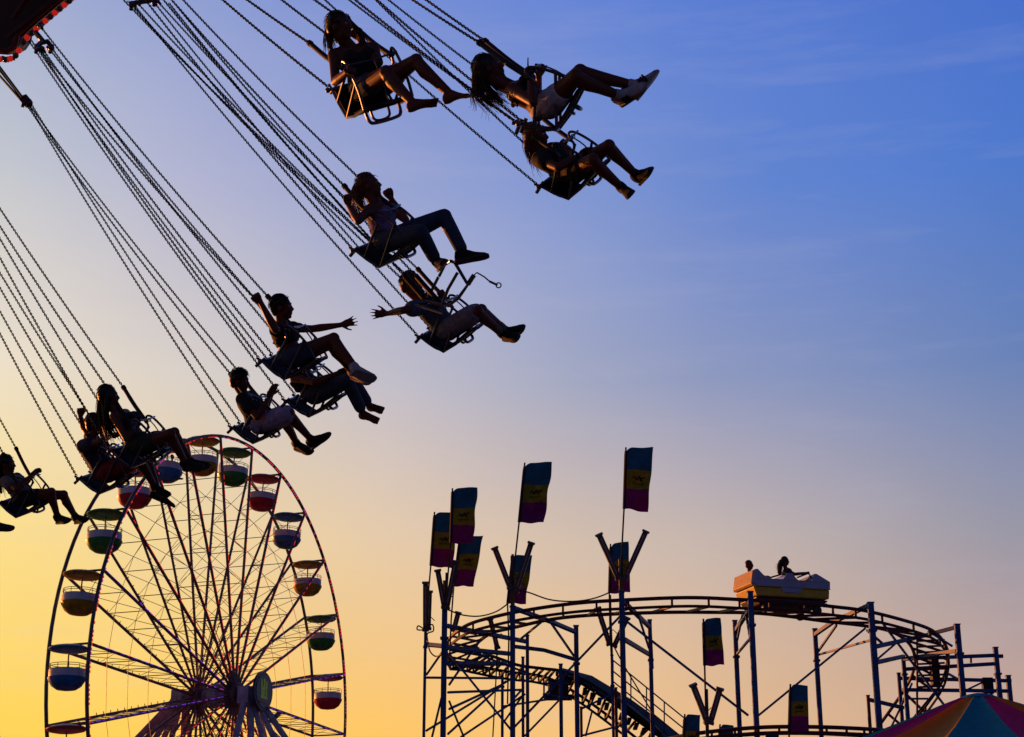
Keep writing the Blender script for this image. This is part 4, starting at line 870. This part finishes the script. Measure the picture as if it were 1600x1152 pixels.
# 7 behind/below 6
r7u, r7l = (-.58, .81, 0), (.10, .08, -.98)
seat('steel swing chair lowest of the overlapping pair, with a barefoot rider in jeans', 160, (490, 620), r7u, r7l, [(40, 56), (44, 56), (80, 74), (76, 75)])
person('p7', 'barefoot rider in dark jeans, half hidden under the crop top rider', 160, (492, 618), (464, 586), r7u, r7l, ((452, 562), (1, 0, .1), (0, 1, 0)),
 K(kR=(542, 594), aR=(567, 646), tR=(597, 658), kL=(549, 592), aL=(577, 634), tL=(603, 641), eR=(492, 598), hR=(526, 584), eL=(500, 596), hL=(534, 582)),
 K(skin=M_skin2, top=(M_blk, .45, .92, 0, .008), bottom=(M_denim, 1.82, .006, .004), hair=M_hb, style='short'), arms=('relax', 'relax'))
# 8 clapping boy
r8u, r8l = (-.55, .83, 0), (.06, .04, -.98)
seat('steel swing chair under the boy in pale shorts above the wheel', 150, (403, 664), r8u, r8l, [(42, 160), (46, 158), (40, 162), (44, 162)], sleeve=.5)
person('p8', 'boy in black shirt, pale lilac shorts and high trainers, hands together', 150, (406, 664), (384, 620), r8u, r8l, ((375, 596), (.98, -.1, .1), (.1, 1, 0)),
 K(kR=(452, 646), aR=(487, 688), tR=(512, 678), kL=(444, 652), aL=(464, 694), tL=(488, 706), eR=(402, 652, .05), hR=(420, 622), eL=(412, 646), hL=(424, 618)),
 K(skin=M_skin2, shoes=M_shb, top=(M_blk, .02, .93, .5, .014), bottom=(M_lav, .86, .018, .03), hair=M_hb, style='side', male=1, hdR=(.4, 1, 0), hdL=(.3, 1, 0)), arms=('relax', 'relax'))
# 9 long black hair
r9u, r9l = (-.50, .86, 0), (.12, .06, -.98)
seat('steel swing chair under the long black haired rider, in front of the wheel', 155, (218, 700), r9u, r9l, [(-110, 195), (-110, 180), (-110, 175), (-110, 155)])
person('p9', 'rider with long straight black hair over the left of the Ferris wheel', 155, (220, 698), (186, 646), r9u, r9l, ((170, 620), (.98, .05, -.1), (0, 1, 0)),
 K(kR=(266, 678), aR=(290, 724), tR=(326, 732), kL=(272, 676), aL=(298, 722), tL=(333, 728), eR=(198, 686), hR=(210, 662), eL=(206, 680), hL=(214, 658)),
 K(skin=M_skin2, shoes=M_shb, top=(M_blk, .45, .90, 0, .008), bottom=(M_grn, .42, .012, .015), hair=M_hb, style='long', bust=1, hair_paths=[([(160, 616), (156, 640), (160, 660), (166, 680)], .06, .02, 40), ([(170, 618, .05), (166, 645, .06), (170, 668, .05), (178, 684)], .055, .015, 30)]), arms=('grip', 'grip'))
# 10 navy shirt red shorts
r10u, r10l = (-.55, .83, 0), (.08, .05, -.98)
seat('steel swing chair under the rider in red shorts', 148, (166, 742), r10u, r10l, [(-110, 300), (-110, 280), (-110, 250), (-110, 240)], sleeve=.3)
person('p10', 'rider in navy shirt and red shorts, behind the long haired rider', 148, (168, 740), (138, 692), r10u, r10l, ((150, 664), (.98, 0, .1), (0, 1, 0)),
 K(kR=(218, 712), aR=(242, 762), tR=(270, 776), kL=(228, 708), aL=(248, 770), tL=(274, 790), eR=(158, 690), hR=(172, 682), eL=(132, 670), hL=(126, 652)),
 K(skin=M_skin2, shoes=M_shb, top=(M_navy, .02, .93, .4, .014), bottom=(M_redc, .85, .016, .02), hair=M_hbr, style='short', male=1, hdL=(-.1, 1, 0)), arms=('grip', 'relax'))
# 11 lower left
r11u, r11l = (-.50, .86, 0), (.12, .06, -.98)
seat('steel swing chair at the left edge under the pale shirted rider', 130, (38, 782), r11u, r11l, [(-160, 400), (-160, 380), (-160, 360), (-160, 344)])
def p11(dx, dy, S, label):
    sh_ = lambda q: (q[0]+dx, q[1]+dy) + tuple(q[2:])
    person('p', label, S, sh_((40, 780)), sh_((16, 748)), r11u, r11l, (sh_((11, 726)), (1, .02, .05), (0, 1, 0)),
     {k: sh_(q) for k, q in K(kR=(80, 769), aR=(90, 808), tR=(114, 814), kL=(99, 773), aL=(118, 808), tL=(142, 812), eR=(26, 764), hR=(48, 744), eL=(34, 762), hL=(52, 742)).items()},
     K(skin=M_skin2, shoes=M_shb, top=(M_pale, .10, .92, .4, .010), bottom=(M_blk, .5, .012, .012), hair=M_hb, style='long', hair_paths=[([sh_((6, 722)), sh_((2, 740)), sh_((0, 756)), sh_((2, 770))], .05, .02, 24)]), arms=('relax', 'relax'))
p11(0, 0, 130, 'rider in a pale shirt at the left edge, arms held forward')
seat('swing chair beyond the left edge, its rider showing only one shoe', 122, (-86, 792), r11u, r11l, [(-290, 420), (-290, 400), (-290, 380), (-290, 364)])
p11(-123, 12, 124, 'rider beyond the left edge of whom only a dark shoe tip shows')

# empty swing chair frame turned on its side with its loose safety chain
D = FPX/176.
chair = empty('empty_chair_frame', at(705, 450, D), 'open steel frame of an empty swing chair above the boy reaching back', 'swing chair', 'swing chairs hanging on chains')
def tb(pts, r=.014): b = MB(); b.tube([at(x, y, D-z) for x, y, z in pts], r, 8); return b
tb([(704, 408, .1), (711, 411, .1), (731, 445, .1), (716, 466, .1), (700, 478, .1), (690, 476, .05), (664, 470, 0)], .016).build('side_tube', M_pipe, chair)
tb([(715, 426, .12), (700, 452, .1), (691, 476, .08)], .014).build('side_tube', M_pipe, chair)
tb([(685, 433, -.1), (675, 453, -.1), (664, 474, -.1)], .014).build('side_tube', M_pipe, chair)
tb([(664, 474, -.1), (650, 476, -.1), (692, 490, .1)], .012).build('side_tube', M_pipe, chair)
tb([(686, 432, -.1), (695, 414, -.05), (704, 408, .1)], .014).build('side_tube', M_pipe, chair)
tb([(731, 445, .1), (738, 434, .1), (741, 430, .1)], .022).build('latch', M_pipe, chair)
b = tb([(740, 431, .1), (745, 426, .1), (757, 433, .1), (765, 440, .1)], .007); b.v and None
for i in range(9): t = i/8; b.ball(at(765+11*t, 440+5*t, D-.1), .011, 8, 6)
b.tube([at(779+4*math.cos(a), 446+4*math.sin(a), D-.1) for a in np.arange(0, 6.28, .6)], .006, 5, loop=True)
b.build('safety_chain', M_pipe, chair)
for (x0, y0, x1, y1) in ((621, 424, 264, 5), (641, 425, 270, 2)):
    b = MB(); A = at(x0+46, y0+48, D+.0); B_ = at(x1, y1, D+3.4); d_ = nrm(B_-A); mid = A + d_*.40; b.tube([A, mid], .024, 10); b.build('grip_sleeve', M_grip, chair)
    b = MB(); chain_mesh(b, mid, B_); b.build('chain', M_chain, chair)
for (x0, y0, x1, y1) in ((690, 480, 193, 0), (668, 474, 200, 2)):
    b = MB(); A = at(x0, y0, D+.2); B_ = at(x1, y1, D+3.4); chain_mesh(b, A, B_); b.build('chain', M_chain, chair)

# tiny riders: coaster car and one gondola
def small(label, S, H, SHp, head, J, look, **k): return person('s', label, S, H, SHp, (-.05, 1, 0), (-.35, .0, -.93), head, J, look, group=k.pop('group'), vox=.014, **k)
def carman(x, y, sp, label, hair, paths, armf):
    return person('s', label, sp, (x+4, y+44), (x+1, y+15), (-.1, 1, 0), (.3, 0, -.95), ((x, y+1), (1, 0, .1), (0, 1, 0)),
     K(kR=(x+30, y+42), aR=(x+44, y+52), tR=(x+54, y+54), kL=(x+31, y+41), aL=(x+45, y+52), tL=(x+55, y+54), eR=(x+14, y+22), hR=(x+armf, y+20), eL=(x+15, y+21), hL=(x+armf, y+19)),
     K(skin=M_skin2, shoes=M_shb, top=(M_blk, .02, .92, .3, .01), bottom=(M_denim, 1.8, .006, .004), hair=hair, style='short', hair_paths=paths, male=0), arms=('grip', 'grip'), group='people in the coaster car', vox=.012, g=.95)
carman(1171, 882, 65.2, 'rear rider in the coaster car, only head and shoulders showing', M_hrd, [], 26)
carman(1227, 876, 64.6, 'front rider with bushy dark hair holding the bar of the coaster car', M_hb, [([(1221, 879), (1218, 886), (1218, 894)], .11, .08, 10)], 32)
for dx, lab in ((-9, 'left of two passengers sitting in the blue gondola by the wheel top'), (5, 'right of two passengers sitting in the blue gondola by the wheel top')):
    gp = wp(-1, 1, 0); v = gp - CP; dep = -np.dot(v, ZC); gx = 800+FPX*np.dot(v, XC)/dep + dx; gy = 576-FPX*np.dot(v, YC)/dep + 22; s_ = FPX/dep
    Q = lambda a, c: (gx+a*s_, gy-c*s_)
    person('s', lab, s_, Q(0, -.72), Q(0, -.22), (0, 1, 0), (.5, 0, -.86), (Q(.02, .03), (.9, 0, .3), (0, 1, 0)),
     K(kR=Q(.3, -.72), aR=Q(.34, -1.0), tR=Q(.45, -1.02), kL=Q(.32, -.72), aL=Q(.36, -1.0), tL=Q(.46, -1.02), eR=Q(.1, -.5), hR=Q(.25, -.45), eL=Q(.12, -.5), hL=Q(.27, -.45)),
     K(skin=M_skin2, shoes=M_shb, top=(M_blk, .02, .92, .3, .01), bottom=(M_denim, 1.5, .006, .004), hair=M_hb, style='short'), group='passengers in the wheel', vox=.016)

# ------------------------------------------------ ride top: hangers, arms, canopy, mast
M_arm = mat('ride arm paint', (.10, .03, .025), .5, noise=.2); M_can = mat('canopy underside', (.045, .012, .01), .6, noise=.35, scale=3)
ride = empty('swing_ride', (at(-420, -160, 22.)[0], at(-420, -160, 22.)[1], 0), 'swing carousel top with a bulb-edged canopy in the upper left corner', 'swing ride')
hub = at(-420, -160, 22.)
def hanger(pts, name='hanger_bar'):
    b = MB(); P = [at(*p) for p in pts]; b.tube(P, .03, 8)
    for p in (P[0], P[-1]): b.ball(p, .035); b.tube([p, p+np.array([0, -.02, -.09])], .022, 8)
    m = (P[0]+P[-1])/2; b.build(name, M_pipe, ride); return m
d170 = FPX/170+3.4
m1 = hanger([(58, 73, d170), (64, 67, d170), (74, 65, d170+.05), (80, 73, d170+.1)])
b = MB(); b.tube([at(69, 67, d170), at(55, 50, d170+.05)], .03, 8); b.ball(at(62, 76, d170-.02), .042); b.ball(at(80, 75, d170), .038); b.build('hook', M_pipe, ride)
hanger([(206, 6, FPX/165+3.4), (222, 3, FPX/165+3.4), (242, 0, FPX/165+3.4)])
b = MB(); b.ball(at(42, 160, FPX/150+3.4), .058); b.ball(at(38, 154, FPX/150+3.4), .045); b.tube([at(46, 164, FPX/150+3.4), at(36, 152, FPX/150+3.4)], .06, 8); b.tube([at(35, 168, FPX/150+3.3), at(37, 160, FPX/150+3.3)], .02, 6)
for a, c in (((37, 155), (-40, 52)), ((40, 160), (-44, 56)), ((36, 160), (-50, 62))): b.tube([at(*a, FPX/150+3.4), at(*c, FPX/150+4.4)], .016, 6)
b.build('shackle_block', M_pipe, ride)
for i, T in enumerate(ALLHANG):
    c = sum(T)/4; b = MB(); b.tube([T[0], T[2]], .03, 6); b.tube([T[1], T[3]], .03, 6); b.tube([T[0], T[1]], .03, 6)
    if i < 4 or i >= 8:
        b.beam(c, hub + nrm(c-hub)*1.2 + np.array([0, 0, .6]), .12, .16)
        b.build('sweep_arm', M_arm, ride)
b = MB(); b.tube([(hub[0], hub[1], 0), (hub[0], hub[1], 3), (hub[0], hub[1], hub[2]+1.6)], [.9, .55, .5], 24); b.build('mast', M_arm, ride)
edge = [(300, -158), (186, -70), (108, -6), (84, 14), (58, 36), (33, 59), (30, 70), (23, 80), (12, 86), (0, 85), (-60, 82), (-200, 110), (-420, 160), (-700, 60), (-760, -200), (-500, -420), (-80, -420), (240, -330)]
CDp = 19.2
tilt = lambda x, y: CDp + .0025*(112-x) - .0012*(y-40)
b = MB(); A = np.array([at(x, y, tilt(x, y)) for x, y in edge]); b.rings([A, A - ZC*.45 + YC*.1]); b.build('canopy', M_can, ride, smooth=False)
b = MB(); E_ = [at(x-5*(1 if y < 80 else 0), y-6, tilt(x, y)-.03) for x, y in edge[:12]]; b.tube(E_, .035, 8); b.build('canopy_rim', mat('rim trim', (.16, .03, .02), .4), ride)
for q in ((20, 30, 60, -30), (-40, 40, 20, -40), (10, 60, 110, -20)):
    b = MB(); b.beam(at(q[0], q[1], CDp-.05), at(q[2], q[3], CDp-.05), .05, .05); b.build('canopy_rib', mat('rib paint', (.09, .02, .012), .5), ride, smooth=False)
M_bulb = mat('lit red bulb', (.5, .02, .01), .2, emit=(1., .03, .015), strength=.38); M_bulb2 = mat('unlit bulb', (.25, .07, .06), .15); M_sock = mat('bulb socket', (.5, .45, .5), .35)
path = [at(x+1, y+1, tilt(x, y)-.06) for x, y in edge[1:11]]; cum = [0]
for a, c in zip(path, path[1:]): cum.append(cum[-1]+np.linalg.norm(c-a))
s_ = 0.; i = 0
while s_ < cum[-1]:
    j = max(k for k in range(len(cum)) if cum[k] <= s_); j = min(j, len(path)-2); t = (s_-cum[j])/(cum[j+1]-cum[j]); p = path[j]*(1-t)+path[j+1]*t
    o = (XC*.03-YC*.02) if j < 5 else (-YC*.05)
    b = MB(); b.ball(p+o, .036, 14, 10); bo = b.build('bulb', M_bulb if i % 2 == 0 else M_bulb2, ride)
    b = MB(); ed = nrm(path[j+1]-path[j]); b.tube([p+o*.2+ed*.036, p+o*1.5+ed*.036], .016, 8); b.tube([p+o*.5, p+o*.5+ed*.03], .012, 6); b.build('socket', M_sock, bo, org=root_org(ride))
    s_ += .072 if 4 <= j <= 7 else .073; i += 1
# the sun also catches a reflector on the chair of the navy shirted rider
